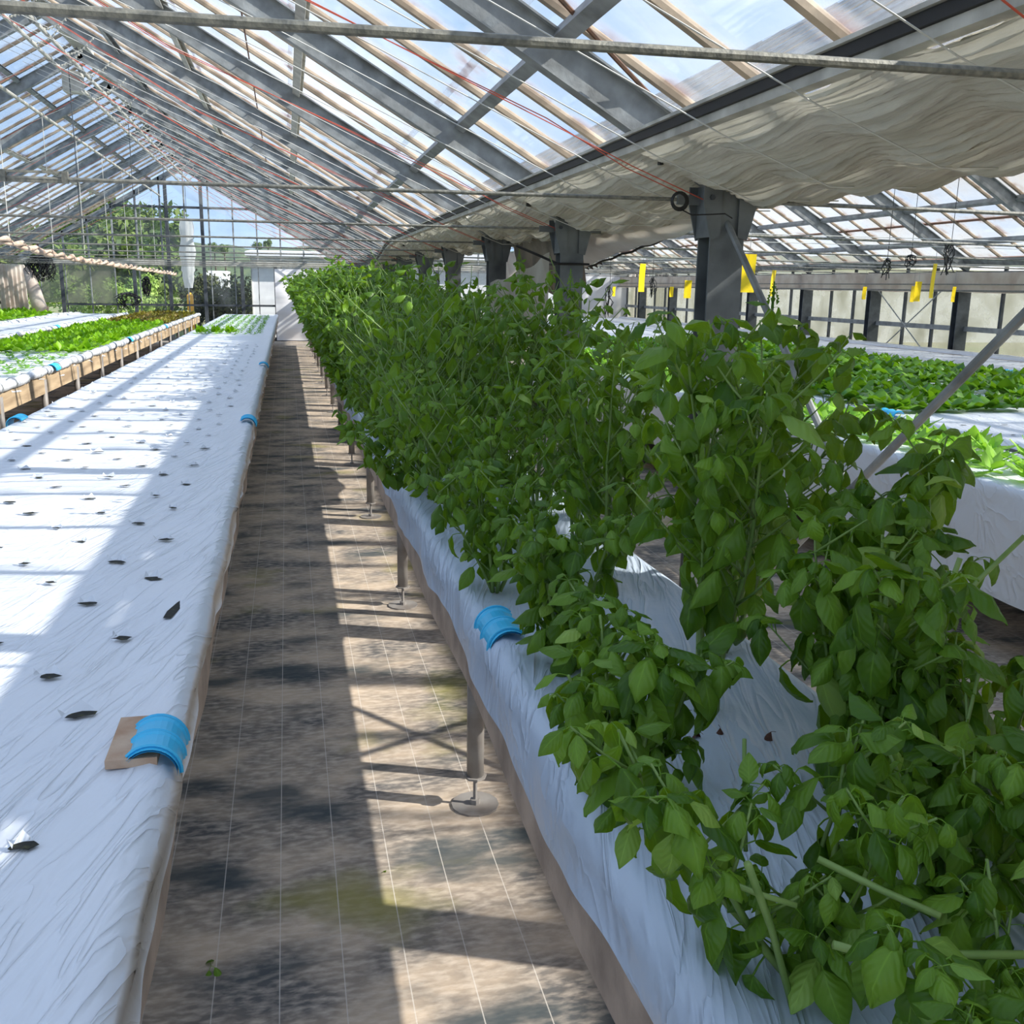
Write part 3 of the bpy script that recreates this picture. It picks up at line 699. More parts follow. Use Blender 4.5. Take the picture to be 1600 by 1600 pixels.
def clip(label, x, y, z, side=1, ln=0.15, group=None):
    """blue saddle clip pressed over the rounded bench edge; side = +1 when the edge faces +X"""
    root = thing('edge_clip', label, 'clip', (x, y, z), group=group)
    mb = MB(); n = 12; r0 = 0.050
    def f(u, v):
        a = -0.9+u*2.6
        rr_ = r0 + 0.0035*(1 if (0.10 < v < 0.16 or 0.46 < v < 0.54 or 0.84 < v < 0.90) else 0)
        return (-side*rr_*math.sin(-a)*1.0, (v-0.5)*ln, rr_*math.cos(a))
    mb.grid(n, 26, f); mb.grid(n, 1, lambda u, v: (-side*(r0-0.004)*math.sin(-(-0.9+u*2.6)), (v-0.5)*ln, (r0-0.004)*math.cos(-0.9+u*2.6)))
    mb.build('clip_shell', BLUE, root, smooth=False)
    for yv in (-0.42, 0.0, 0.42):
        MB().tube([(side*(r0+0.003)*math.sin(a), yv*ln, (r0+0.003)*math.cos(a)) for a in [-0.85+2.5*i/12 for i in range(13)]], 0.0035, 5).build('rib', BLUE, root)
    return root

# left main bench --------------------------------------------------------
ZT = 0.75
B1 = thing('grow_bench', 'long white film covered bench with empty planting slits left of the aisle', 'bench', (0, 0, 0))
bench_sheet(-1.64, -0.228, 0.35, 27.6, ZT, 0.08, 0.075, 900, 26, 0.0045, 0.012, 0.003, 0.3).build('cover_film', FILM_W, B1, smooth=True)
MB().grid(1, 220, lambda u, v: (-0.240+0.006*math.sin(v*190), 0.4+27*v, 0.575+0.012*math.sin(v*131)+0.14*u)).build('side_board', BOARD, B1)
MB().box((-1.62, 0.4, 0.60), (-1.60, 27.5, 0.72)).build('side_board', BOARD, B1)
MB().box((-1.58, 0.45, 0.62), (-0.28, 27.4, 0.70)).build('tray', BOARD, B1)
legs(B1, (-1.5, -0.5), [0.9+1.95*i for i in range(14)], 0.62)
hr = random.Random(3)
def hole_mesh(seed):
    r = random.Random(seed); n = 9
    mb = MB()
    vs = [((0.022*r.uniform(0.6, 1.25))*math.cos(2*PI*i/n), 0.014*r.uniform(0.5, 1.3)*math.sin(2*PI*i/n), 0.0) for i in range(n)]
    mb.add(vs, [tuple(range(n))]); return mb.mesh('planting_slit', SOILM)
def flap_mesh(seed):
    r = random.Random(seed)
    mb = MB(); w = r.uniform(0.012, 0.022)
    mb.add([(-w, 0.010, 0.0), (w, 0.011, 0.0), (w*0.2, 0.022, 0.014), (-w*1.3, -0.006, 0.002), (-w*1.6, 0.012, 0.012)], [(0, 1, 2), (3, 0, 4)]); return mb.mesh('flap', FILM_W)
HM = [hole_mesh(i) for i in range(7)]; FM = [flap_mesh(i) for i in range(5)]
nh = 0
for j in range(60):
    for i in range(5):
        y = 1.02+0.235*j; x = -0.43-0.255*i-(0.12 if j % 2 else 0)
        if y > 14.2 or x < -1.6 or nh >= 300: continue
        x += hr.uniform(-0.025, 0.025); y += hr.uniform(-0.03, 0.03)
        h = place('planting_slit', HM[hr.randrange(7)], B1, (x, y, ZT+0.0065), (0, 0, hr.uniform(-0.5, 0.5)), (hr.uniform(0.7, 1.25),)*3)
        place('flap', FM[hr.randrange(5)], h, (0, 0, 0.001)); nh += 1
# one long torn slit near the edge
ph = on_z(270, 955, ZT)
th_ = MB(); th_.add([(-0.016, -0.075, 0), (0.004, -0.08, 0), (0.018, -0.01, 0), (0.030, 0.115, 0), (0.006, 0.05, 0), (-0.012, -0.02, 0)], [(0, 1, 2, 3, 4, 5)])
th_.build('torn_slit', SOILM, B1, loc=(ph.x, ph.y, ZT+0.0075))
# exposed foam board and folded film beside the near blue clip
pc = on_z(238, 1150, ZT+0.03)
MB().box((-0.068, -0.085, 0), (0.02, 0.10, 0.016)).build('foam_edge', FOAM, B1, loc=(-0.275, 1.80, ZT+0.004))
clip('blue saddle clip on exposed tan foam at the near edge of the left bench', -0.268, 1.79, ZT-0.014, 1, 0.155)
p = on_z(397, 660, ZT); clip('blue saddle clip on the aisle edge halfway down the left bench', -0.262, p.y, ZT-0.012, 1, 0.16)
p = on_z(8, 660, ZT); clip('blue saddle clip on the left edge of the empty white bench', -1.612, p.y, ZT-0.012, -1, 0.16)
p = on_z(430, 572, ZT); clip('far blue saddle clip on the aisle edge of the left bench', -0.262, p.y, ZT-0.012, 1, 0.16)

# second bench with lettuce, and two more beyond it -----------------------------
def roll_edge(root, x, y0, y1, z, side):
    rl = MB(); n = int((y1-y0)/0.2)
    pts = [(x+0.006*math.sin(i*1.3), y0+(y1-y0)*i/n, z+0.006*math.sin(i*0.9)) for i in range(n+1)]
    rl.tube(pts, [0.042+0.006*math.sin(i*2.1) for i in range(n+1)], 8); rl.build('edge_roll', FILM_W, root, smooth=True)
    bm_ = MB().tube([(0.047*math.cos(a), 0, 0.047*math.sin(a)) for a in [2*PI*i/10 for i in range(11)]], 0.004, 4, cap=False).mesh('band', STEEL)
    for i in range(int((y1-y0)/0.42)): place('band', bm_, root, (x, y0+0.2+0.42*i, z))
def bench(label, x0, x1, y0, y1, board=BOARD_T, rolls=True, legx=None, zt=ZT, skl=0.07, skr=0.07, bz=0.55, step=1.5):
    root = thing('grow_bench', label, 'bench', (0, 0, 0))
    bench_sheet(x0, x1, y0, y1, zt, skl, skr, int((y1-y0)/0.12), 10, 0.004, 0.01, 0.01, x0).build('cover_film', FILM_W, root, smooth=True)
    for x in (x0, x1):
        MB().box((x-0.012, y0+0.02, bz), (x+0.012, y1-0.02, zt-0.03)).build('side_board', board, root)
        if rolls: roll_edge(root, x, y0, y1, zt, 1)
    MB().box((x0+0.02, y0, bz+0.03), (x1-0.02, y0+0.02, zt-0.03)).build('end_board', board, root)
    MB().box((x0+0.02, y0+0.03, bz+0.03), (x1-0.02, y1-0.03, bz+0.06)).build('tray', board, root)
    legs(root, legx or (x0+0.0, x1-0.0), [y0+0.4+step*i for i in range(int((y1-y0-0.5)/step)+1)], bz+0.13, foot=False, r=0.028)
    return root
B2 = bench('white bench planted with lettuce left of the empty bench, timber side board', -3.52, -2.25, 6.6, 27.4)
B3 = bench('white banded bench behind the lettuce bench', -5.15, -4.03, 8.0, 27.4)
B4 = bench('farthest left white bench carrying a patch of dense lettuce', -6.65, -5.35, 9.0, 27.4)
clip('blue saddle clip at the near edge of the lettuce bench', -2.235, on_z(72, 576, ZT).y, ZT-0.006, 1, 0.2)
clip('blue saddle clip farther along the lettuce bench edge', -2.235, 15.2, ZT-0.006, 1, 0.2)
clip('blue saddle clip at the far part of the lettuce bench edge', -2.235, 19.6, ZT-0.006, 1, 0.2)
clip('blue saddle clip on the banded bench behind the lettuce', -4.015, on_z(68, 512, ZT).y, ZT-0.006, 1, 0.2)

# right-hand span benches ------------------------------------------------------
BA = thing('grow_bench', 'white skirted bench of bright herbs across the aisle behind the basil', 'bench', (0, 0, 0))
bench_sheet(3.12, 3.86, 2.2, 26, ZT, 0.5, 0.3, 240, 8, 0.005, 0.006, 0.05, 2.0).build('cover_film', FILM_W, BA, smooth=True)
MB().box((3.14, 2.3, 0.60), (3.84, 25.9, 0.64)).build('tray', BOARD, BA)
legs(BA, (3.2, 3.8), [2.6+2*i for i in range(12)], 0.62, foot=False)
BB = bench('white slit bench with spinach at its far part in the right-hand span', 4.08, 5.55, 2.6, 26, STEEL_D, False, bz=0.62)
BE = bench('second spinach bench of the right-hand span', 5.66, 7.35, 2.6, 26, STEEL_D, False, bz=0.62)
BC = bench('empty white bench near the right side wall', 7.55, 9.0, 3.0, 27, BOARD, False)
BD = bench('narrow white bench against the right side wall', 9.12, 9.40, 3.0, 27, BOARD, False, zt=0.78)
clip('blue saddle clip on the far white bench near the right wall', 7.56, 9.2, ZT-0.006, -1, 0.22)
clip('blue saddle clip on the slit bench behind the basil', 4.09, on_z(1410, 650, ZT).y, ZT-0.006, -1, 0.2)

# right bench of the aisle (basil) ------------------------------------------------
BR = thing('grow_bench', 'narrow white film bench holding the basil right of the aisle', 'bench', (0, 0, 0))
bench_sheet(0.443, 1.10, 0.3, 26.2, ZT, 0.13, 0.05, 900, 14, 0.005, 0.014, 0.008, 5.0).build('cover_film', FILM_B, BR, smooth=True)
MB().grid(1, 160, lambda u, v: (0.474+0.004*math.sin(v*77), 0.35+25.6*v, 0.45+0.018*math.sin(v*93)+0.2*u)).build('side_board', BOARD, BR)
MB().box((0.50, 0.35, 0.66), (1.08, 26, 0.72)).build('tray', BOARD, BR)
legs(BR, (0.525, 1.02), [0.8, 2.78, 4.80, 6.8, 8.9, 10.8, 12.7, 14.6, 16.6, 18.6, 20.6, 22.6, 24.6], 0.62, r=0.027)
MB().tube([(0.70, 4.58, 0.02), (0.70, 4.58, 0.66)], 0.035, 10).build('drain_pipe', STEEL_D, BR)
clip('blue saddle clip with yellow tab on the near basil bench edge', 0.500, 2.30, ZT-0.014, -1, 0.20)

# ------------------------------------------------------------------ gathered shade screen under the valley gutter
SCR = thing('shade_screen', 'long pleated grey shade screen gathered under the gutter above the basil', 'screen', (0, 0, 0))
def scr_edge(y):
    t = max(0.0, min(1.0, (y-12.0)/7.0)); t = t*t*(3-2*t)
    return 1.33+0.22*t, 2.150-0.20*t-0.10*max(0, min(1, (y-17)/6))
def scr_f(u, v):
    y = YN+0.3+(27.0-YN-0.3)*v
    xl, zl = scr_edge(y)
    x = xl+0.02+(2.06-xl)*u
    w = (y-YK(0))/(BAY/4); ph_ = 2*PI*w
    sag = 0.018*(1-math.cos(ph_))*0.5*(0.3+u)
    zc = zl-0.035+(2.012-zl)*min(1, u*1.7)
    k = 27
    w2 = abs(math.sin(ph_*0.5))
    sg_ = math.floor(w); jit_ = math.sin(sg_*12.9898)*43758.5; jit_ -= math.floor(jit_)
    a1 = PI*k*u + 2.2*jit_ + 1.5*w2 + 0.5*math.sin(y*2.1+u*4) + 0.6*math.sin(u*37+sg_)
    pl = (2.0*abs(math.sin(a1))**0.5*(0.6+0.4*math.sin(u*23+sg_*2.1)) + 0.7*abs(math.sin(a1*1.73+sg_)))*(0.35+0.65*w2) - 1.0
    hang = 0.030*max(0, math.sin(u*PI))*(0.6+0.4*math.sin(y*1.9+u*3))
    return (x+0.004*math.sin(y*9+u*40), y, zc-0.021*pl-sag-hang)
MB().grid(300, 330, scr_f).build('pleated_cloth', SCREEN, SCR, smooth=True)
def scr_r(y):
    a = max(0.0, min(1.0, (y-4.3)/3.1)); b = max(0.0, min(1.0, (y-7.6)/1.4))
    return 2.22-0.25*b+(1.9*max(0, min(1, (0.7-y)/0.3))), 2.015-0.27*a*(1-b)-0.02*b-0.42*max(0, min(1, (2.6-y)/0.4))*(1 if y > 0.7 else 0)  # unseen near end: added width and dropped hem shaped to block sun on basil
def scr_g(u, v):
    y = YN+0.3+(27.0-YN-0.3)*v
    xr, zr = scr_r(y)
    z = 1.975+(zr-1.975)*u - 0.035*math.sin(u*PI)*(0.7+0.3*math.sin(y*2.7)) + 0.006*math.sin(y*14+u*9) + 0.015*math.sin(2*PI*(y-YK(1))/BAY)*u
    return (1.98+(xr-1.98)*u, y, z)
MB().grid(26, 300, scr_g).build('smooth_cloth', SHEET_B, SCR, smooth=True)
ys = [YN+0.3+i*0.35 for i in range(int((27-YN)/0.35))]
def ribbon(name, m, dx0, dz0, dx1, dz1):
    mb = MB(); a = []; 
    for y in ys:
        x, z = scr_edge(y)
        a += [(x+dx0, y, z+dz0), (x+dx1, y, z+dz0), (x+dx1, y, z+dz1), (x+dx0, y, z+dz1)]
    fs = []
    for i in range(len(ys)-1):
        for k in range(4): fs.append((i*4+k, i*4+(k+1) % 4, i*4+4+(k+1) % 4, i*4+4+k))
    mb.add(a, fs); mb.build(name, m, SCR)
ribbon('drive_rail', ALU, -0.022, -0.045, 0.022, -0.018)
ribbon('rubber_seal', BLACK, -0.034, -0.017, 0.012, 0.012)
ribbon('top_strip', ALU, -0.046, 0.013, 0.0, 0.024)
rb = MB().tube([(0, 0, 0), (0.05, 0.0, -0.012)], 0.014, 6); rb.box((-0.01, -0.035, -0.02), (0.05, -0.01, 0.012)); rb.box((0.0, 0.008, -0.022), (0.06, 0.035, 0.01))
cm = rb.mesh('cord_clip', BLACK)
for k in range(0, 10):
    y = YK(k)
    for dy in (-0.02, 0.50):
        x, z = scr_edge(y+dy)
        place('cord_clip', cm, SCR, (x+0.02+(0.10 if dy < 0 else 0.16), y+dy, z-0.055))
# dark ragged tie along the outer hem
hem = MB(); pts = []
for i in range(0, 60):
    y = 2.6+i*0.11; x, z = scr_r(y); pts.append((x, y, z-0.004-0.006*math.sin(i*1.7)))
hem.tube(pts, 0.008, 5)
for i in range(40, 60):
    p = pts[i]; hem.add([(p[0], p[1], p[2]), (p[0]+0.02, p[1]+0.03, p[2]-0.03), (p[0]-0.01, p[1]+0.05, p[2]-0.012)], [(0, 1, 2)])
hem.build('hem_cable', BLACK, SCR)

# support wires and red pull cords running from the gutters up to the ridge
wm = MB().tube([(2.08, 0, 1.935), (1.72, 0, 1.925), (1.34, 0, 2.065), (0.0, 0, 2.66), (-2.5, 0, 3.72)], 0.0024, 4).mesh('screen_wire', WIRE)
wm2 = MB().tube([(-6.8, 0, 2.005), (-4.9, 0, 2.70), (-2.66, 0, 3.72)], 0.0022, 4).mesh('screen_wire', WIRE)
i = 0
y = YK(0)+0.28
while y < YF-0.3:
    o = place('screen_wire', wm, None, (0, y, 0), label='thin pale screen wire sloping up to the ridge above the aisle', cat='wire', group='screen wires of the right slope')
    if i % 2 == 0: place('screen_wire', wm2, None, (0, y, 0), label='thin pale screen wire sloping up to the ridge above the lettuce', cat='wire', group='screen wires of the left slope')
    y += BAY/4; i += 1
for k in range(0, 12):
    for j, dy in enumerate((-0.03, 0.04)):
        mb = MB().tube([(1.80, 0, 1.935), (1.66, 0, 1.935), (1.33, 0, 2.06), (1.0, 0, 2.20+0.03*j), (-0.6, 0, 2.86), (-2.45, 0, 3.95)], 0.0022, 5)
        o = mb.build('pull_cord', REDC, None, loc=(0, YK(k)+dy, 0)); tag(o, 'thin red pull cord slanting up from the post head to the ridge shaft', 'cord', 'red pull cords of the right slope')
    if k > 1:
        o = MB().tube([(-6.8, 0, 2.0), (-4.6, 0, 2.86), (-2.7, 0, 3.95)], 0.0022, 5).build('pull_cord', REDC, None, loc=(0, YK(k), 0))
        tag(o, 'thin red pull cord slanting up on the left slope', 'cord', 'red pull cords of the left slope')

# shafts under the ridge with vent racks
for x, z, lab in ((-2.52, 4.02, 'long vent shaft just under the ridge, left one of the pair'), (-2.20, 3.93, 'long vent shaft just under the ridge, right one of the pair'), (-3.12, 3.74, 'single long pipe hung below the left slope')):
    S = thing('vent_shaft', lab, 'shaft', (x, 0, 0), kind='structure')
    MB().tube([(0, YN+1, z), (0, YF-0.4, z)], 0.021, 8).build('shaft', ALU, S)
    cm_ = MB().tube([(0, -0.03, 0), (0, 0.03, 0)], 0.034, 8).mesh('collar', STEEL)
    arc = MB(); sg = 1 if x > RX else -1
    arc.tube([(0, 0, 0.02), (sg*0.14, 0, 0.08), (sg*0.26, 0, 0.20)], 0.008, 5)
    for q in range(9):
        t_ = q/8; arc.box((sg*0.26*t_-0.004, -0.02, 0.03+0.17*t_*t_-0.008), (sg*0.26*t_+0.004, 0.02, 0.03+0.17*t_*t_+0.012))
    am = arc.mesh('rack_arm', ALU)
    for k in KS:
        if k == 12: continue
        place('collar', cm_, S, (0, YK(k), z))
        if x > -3:
            place('rack_arm', am, S, (0, YK(k)+0.5, z)); place('rack_arm', am, S, (0, YK(k)+1.6, z))
# hanger rods from the long pipe to the tie rods
hm = MB().tube([(0, 0, 1.95), (0, 0, 3.74)], 0.0045, 5).mesh('hanger', WIRE)
for k in range(3, 12):
    place('hanger', hm, None, (-3.12, YK(k), 0), label='thin vertical hanger rod dropping from the long pipe to a tie rod', cat='rod', group='hanger rods on the left')
hm2 = MB().tube([(0, 0, 1.95), (0, 0, 4.0)], 0.006, 5).mesh('hanger', STEEL_D)
for k in range(5, 12, 2):
    place('hanger', hm2, None, (RX+0.25, YK(k), 0), label='dark hanger rod under the ridge', cat='rod', group='dark hanger rods under the ridge')
vb = thing('vent_motor', 'small pale gearbox on the ridge shaft', 'motor', (-2.35, 13.2, 3.85))
MB().box((-0.10, -0.12, -0.12), (0.10, 0.12, 0.10)).build('gear_case', ALU, vb)
MB().tube([(0, 0.12, 0), (0, 0.3, 0)], 0.06, 10).build('motor', STEEL_D, vb)

# twisted tan rope of rolled sheeting
for_pts = []
for i in range(150):
    y = 7.6+i*0.115; z = 2.02-0.17*min(1, (y-7.6)/5)-0.09*max(0, (y-12.6)/11)
    for_pts.append((-2.5, y, z))
gl = MB()
for ph0 in (0, PI):
    gl.tube([(p[0]+0.022*math.cos(i*0.62+ph0), p[1], p[2]+0.022*math.sin(i*0.62+ph0)) for i, p in enumerate(for_pts)], [0.022+0.008*math.sin(i*0.9+ph0) for i in range(150)], 6)
gl.build('rolled_rope', simple('tan_rope', srgb(214, 192, 172), 0.8, 0, srgb(168, 140, 120), 12), smooth=True, label='long twisted tan rope slung low across the left of the bay', cat='rope')

# white translucent sleeve hanging by the gable
sp0 = on_y(291, 345, 26.3); sp1 = on_y(295, 450, 26.3)
sl = MB().grid(20, 26, lambda u, v: (sp0.x+(sp1.x-sp0.x)*v+(0.20-0.05*(v > 0.75))*math.cos(2*PI*u)*(0.82+0.18*math.sin(v*PI))*(0.9+0.12*math.sin(v*17)), 26.3+0.14*math.sin(2*PI*u)+0.02*math.sin(u*40), sp0.z+(sp1.z-sp0.z)*v))
sl.build('film_sleeve', FILM, smooth=True, label='white translucent film sleeve hanging near the far gable', cat='sleeve')
# hanging sheets at the left post line
def sheet(label, p0, p1, z0, z1, wav, nw, m, name='hung_sheet', tilt=0.0):
    p0 = Vector(p0); p1 = Vector(p1); nn = Vector((-(p1-p0).y, (p1-p0).x)).normalized()
    def f(u, v):
        q = p0+(p1-p0)*u; a = wav*math.sin(u*nw*2*PI+0.6*math.sin(v*3))*(0.4+0.6*v)
        return (q.x+nn.x*a+tilt*v, q.y+nn.y*a, z1+(z0-z1)*v)
    return MB().grid(nw*10, 8, f).build(name, m, smooth=True, label=label, cat='sheet')
pa = on_y(2, 470, 25.5); pb = on_y(44, 470, 26.0)
sheet('gathered pinkish white sheet hanging at the far left posts', (pa.x, 25.5), (pb.x, 26.0), 0.75, 1.92, 0.06, 6, CURTAIN)
tq = on_y(43, 420, 25.0); tq1 = on_y(62, 482, 24.6)
MB().tube([tq, (tq+tq1)/2, tq1], [0.10, 0.14, 0.16], 12).build('leaning_roll', CURTAIN, smooth=True, label='pale roll of sheeting leaning beside the gathered sheet at far left', cat='roll')

# sheets gathered round the posts on the right
def patch(label, c00, c10, c01, c11, sag, m, name='hung_sheet', rip=0.02, nu=22, nv=16, fr=3):
    a, b, c, d = map(Vector, (c00, c10, c01, c11))
    def f(u, v):
        p = (a*(1-u)+b*u)*(1-v)+(c*(1-u)+d*u)*v
        p = p+Vector((0.6*rip*math.sin(u*fr*6+v*4), 0, -sag*math.sin(u*PI)*(0.4+0.6*v)+rip*math.sin(v*9+u*fr*5)))
        return p
    return MB().grid(nu, nv, f).build(name, m, smooth=True, label=label, cat='sheet')
k2, k3 = YK(2), YK(3)
patch('grey translucent sheet stretched between the second and third posts', (1.66, k3-0.1, 1.62), (1.62, k2+0.05, 1.80), (1.60, k3-0.1, 0.95), (1.72, k2+0.55, 1.05), 0.05, SHEET_B, rip=0.012)
patch('crumpled brown grey sheet bundled above the stretched sheet', (1.85, k3, 1.98), (1.82, k2+0.1, 1.96), (1.95, k3, 1.52), (1.95, k2+0.4, 1.62), 0.05, simple('grimy_sheet', srgb(150, 138, 124), 0.7, 0, srgb(104, 96, 88), 6, 0.5, 12), rip=0.035, fr=7)
patch('pinkish white sheet hanging beyond the second post', (1.95, 9.6, 1.98), (2.45, 10.4, 1.96), (1.98, 9.5, 0.75), (2.75, 10.3, 0.72), 0.0, CURTAIN, rip=0.05, fr=4)
pq = on_y(545, 440, 26.5)
patch('grey arched sheet hanging at the end of the basil row', (1.25, 27.3, 1.85), (1.8, 27.1, 2.0), (1.1, 27.3, 0.0), (1.9, 27.1, 0.0), 0.0, FILM, rip=0.03, fr=8)
for pxa, pxb, lab in ((1022, 1044, 'dark gathered curtain at the far gable of the right-hand span'), (985, 1012, 'white film strip hung at the far gable of the right-hand span')):
    a = on_y(pxa, 470, YF-0.16); b = on_y(pxb, 470, YF-0.16)
    sheet(lab, (a.x, YF-0.16), (b.x, YF-0.16), 0.02, 2.0, 0.05, 4, simple('dark_net', srgb(110, 106, 104), 0.8, 0, srgb(70, 70, 74), 9) if 'dark' in lab else CURTAIN)
a = on_y(905, 470, 27.9); b = on_y(985, 470, 27.9)
sheet('wide white sheet lining the far gable of the right-hand span', (a.x, 27.9), (b.x, 27.9), 0.2, 1.95, 0.015, 5, WHITEWALL)

# black net clump and hung plants near the gable, black cable bundles
def tangle(label, pos, w, h, n, seed, drop=0.0, m=BLACK, name='cable_bundle', cat='cable', r=0.005):
    rr_ = random.Random(seed); root = thing(name, label, cat, pos); mb = MB()
    for _ in range(n):
        p = Vector((0, 0, 0)); pts = [p.copy()]; ax = rr_.uniform(-w, w)
        for q in range(6):
            t_ = (q+1)/6
            pts.append(Vector((ax*math.sin(t_*PI*0.8)+rr_.gauss(0, w*0.18), rr_.gauss(0, w*0.4), -h*t_*rr_.uniform(0.75, 1.1)+0.15*h*math.sin(t_*PI))))
        mb.tube(pts, r, 4)
    mb.build('tangle', m, root)
    if drop: MB().tube([(0, 0, 0), (0.01, 0, drop*0.5), (0, 0, drop)], 0.0028, 4).build('drop_wire', m, root)
    return root
p = on_y(62, 398, 25); tangle('shaggy black net clump hung high near the far left posts', p, 0.30, 0.55, 60, 1, 0.0, name='net_clump', cat='net', r=0.010)
p = on_y(228, 432, 26.37); tangle('dark dried plant bundle hung before the gable posts', p, 0.10, 0.45, 22, 2, 1.95-p.z, name='dried_bundle', cat='plant', r=0.012)
p = on_y(200, 457, 25.0); tangle('arching dark dried plant drooping over the lettuce', p, 0.28, 0.36, 18, 4, 0.0, name='dried_bundle', cat='plant', r=0.012)
cb = [(1387, 403, 7.4, 'black cable loops hung left of the double yellow cards', 0.05, 0.16, 0.85), (1424, 398, 7.9, 'small black cable knot on a wire between the loops', 0.05, 0.10, 0.75), (1487, 377, 6.8, 'dark tangled cable hanging nearest the right edge', 0.05, 0.24, 0.55), (953, 445, 12, 'thin dark cable strands left of the tall yellow card', 0.07, 0.42, 0.5), (1020, 432, 12, 'short dark cable right of the tall yellow card', 0.05, 0.24, 0.4)]
for i, (px, py, Y, lab, w, h, dr) in enumerate(cb):
    q = on_y(px, py, Y); zr_ = (ZE-0.1+SL*(XW-q.x)) if q.x > RX2 else ZE+SL*(q.x-XC)
    tangle(lab, q, w, h, 9, 30+i, zr_+0.03-q.z, r=0.0045)
# coil of cable at the nearest post
cc = on_y(1060, 314, YK(1)-0.10)
CO = thing('cable_coil', 'round coil of black cable beside the nearest post bracket', 'cable', cc)
mb = MB()
for q in range(6):
    R0 = 0.026+0.002*q
    mb.tube([(R0*math.cos(a)+0.002*q, 0.004*q-0.01, R0*math.sin(a)) for a in [2*PI*i/18 for i in range(19)]], 0.0026, 5, cap=False)
mb.build('coil', BLACK, CO)
MB().tube([(0.01, 0, -0.03), (0.05, -0.02, -0.052), (0.11, -0.04, -0.05), (0.18, -0.04, -0.045), (0.22, -0.02, -0.06)], 0.0026, 5).build('loose_end', BLACK, CO)
MB().tube([(XC-0.10, k2-0.09, 1.735), (XC+0.1, k2-0.09, 1.735), (XC+0.1, k2+0.09, 1.735), (XC-0.1, k2+0.09, 1.735), (XC-0.10, k2-0.09, 1.735), (XC-0.2, k2-0.05, 1.78), (XC-0.34, k2, 1.84)], 0.008, 6).build('tie_strap', BLACK, label='black strap tied round the second post', cat='strap')
# electric cables under the screen on the right
MB().tube([(XC+0.12, YK(1)-0.05, 1.99), (2.15, YK(1)-0.5, 1.99), (2.24, 2.4, 1.985)], 0.006, 5).build('power_cable', BLACK, label='black cable sagging along the outer hem of the screen', cat='cable')

# yellow sticky traps
traps = [(1172, 397, 457, 26, 6.0, 0.1, 'large dotted yellow sticky card beside the nearest post'), (1210, 422, 463, 13, 8.8, 0.75, 'narrow yellow sticky card right of the nearest post brace'),
         (1005, 412, 456, 12, 8.8, 0.5, 'tall yellow sticky card between the two near posts'), (1076, 438, 466, 14, 12.0, 0.3, 'bent yellow sticky card just left of the nearest post'),
         (1050, 448, 464, 8, 20.0, 0.4, 'tiny far yellow card left of the bent one'), (960, 448, 463, 6, 20.0, 0.6, 'tiny far yellow card by the dark cable strands'),
         (1352, 448, 468, 9, 12.8, 0.3, 'small dull yellow card before the side curtain'), (1436, 440, 471, 16, 11.0, 0.3, 'front card of the overlapping yellow pair'),
         (1428, 447, 472, 12, 11.4, 0.5, 'rear card of the overlapping yellow pair'), (1462, 412, 466, 12, 7.0, 0.5, 'slim yellow card seen nearly edge on'),
         (1492, 448, 472, 9, 11.6, 0.3, 'small yellow card at the far right')]
for px, y0, y1, w, Y, rz, lab in traps:
    a = on_y(px, y0, Y); b = on_y(px, y1, Y); h = a.z-b.z; ww = w*Y/FPX/math.cos(rz)*0.5
    T = thing('sticky_trap', lab, 'trap', a, rz, 'yellow sticky traps')
    cb_ = MB().grid(3, 8, lambda u, v: ((u-0.5)*2*ww, 0.004*math.sin(u*PI)+0.01*math.sin(v*2), -h*v)); cb_.grid(3, 8, lambda u, v: ((0.5-u)*2*ww, 0.0015+0.004*math.sin(u*PI)+0.01*math.sin(v*2), -h*v)); cb_.build('card', YELLOW, T, smooth=True)
    MB().tube([(0, 0, 0), (0, 0, max(0.02, 1.94-a.z))], 0.0016, 4).build('string', STEEL, T)
    MB().tube([(XC+0.05, Y, 1.945), (XW-0.2, Y, 1.935)], 0.0025, 4).build('trap_wire', WIRE, label='thin wire across the right-hand span above a yellow card', cat='wire', group='trap wires of the right-hand span')

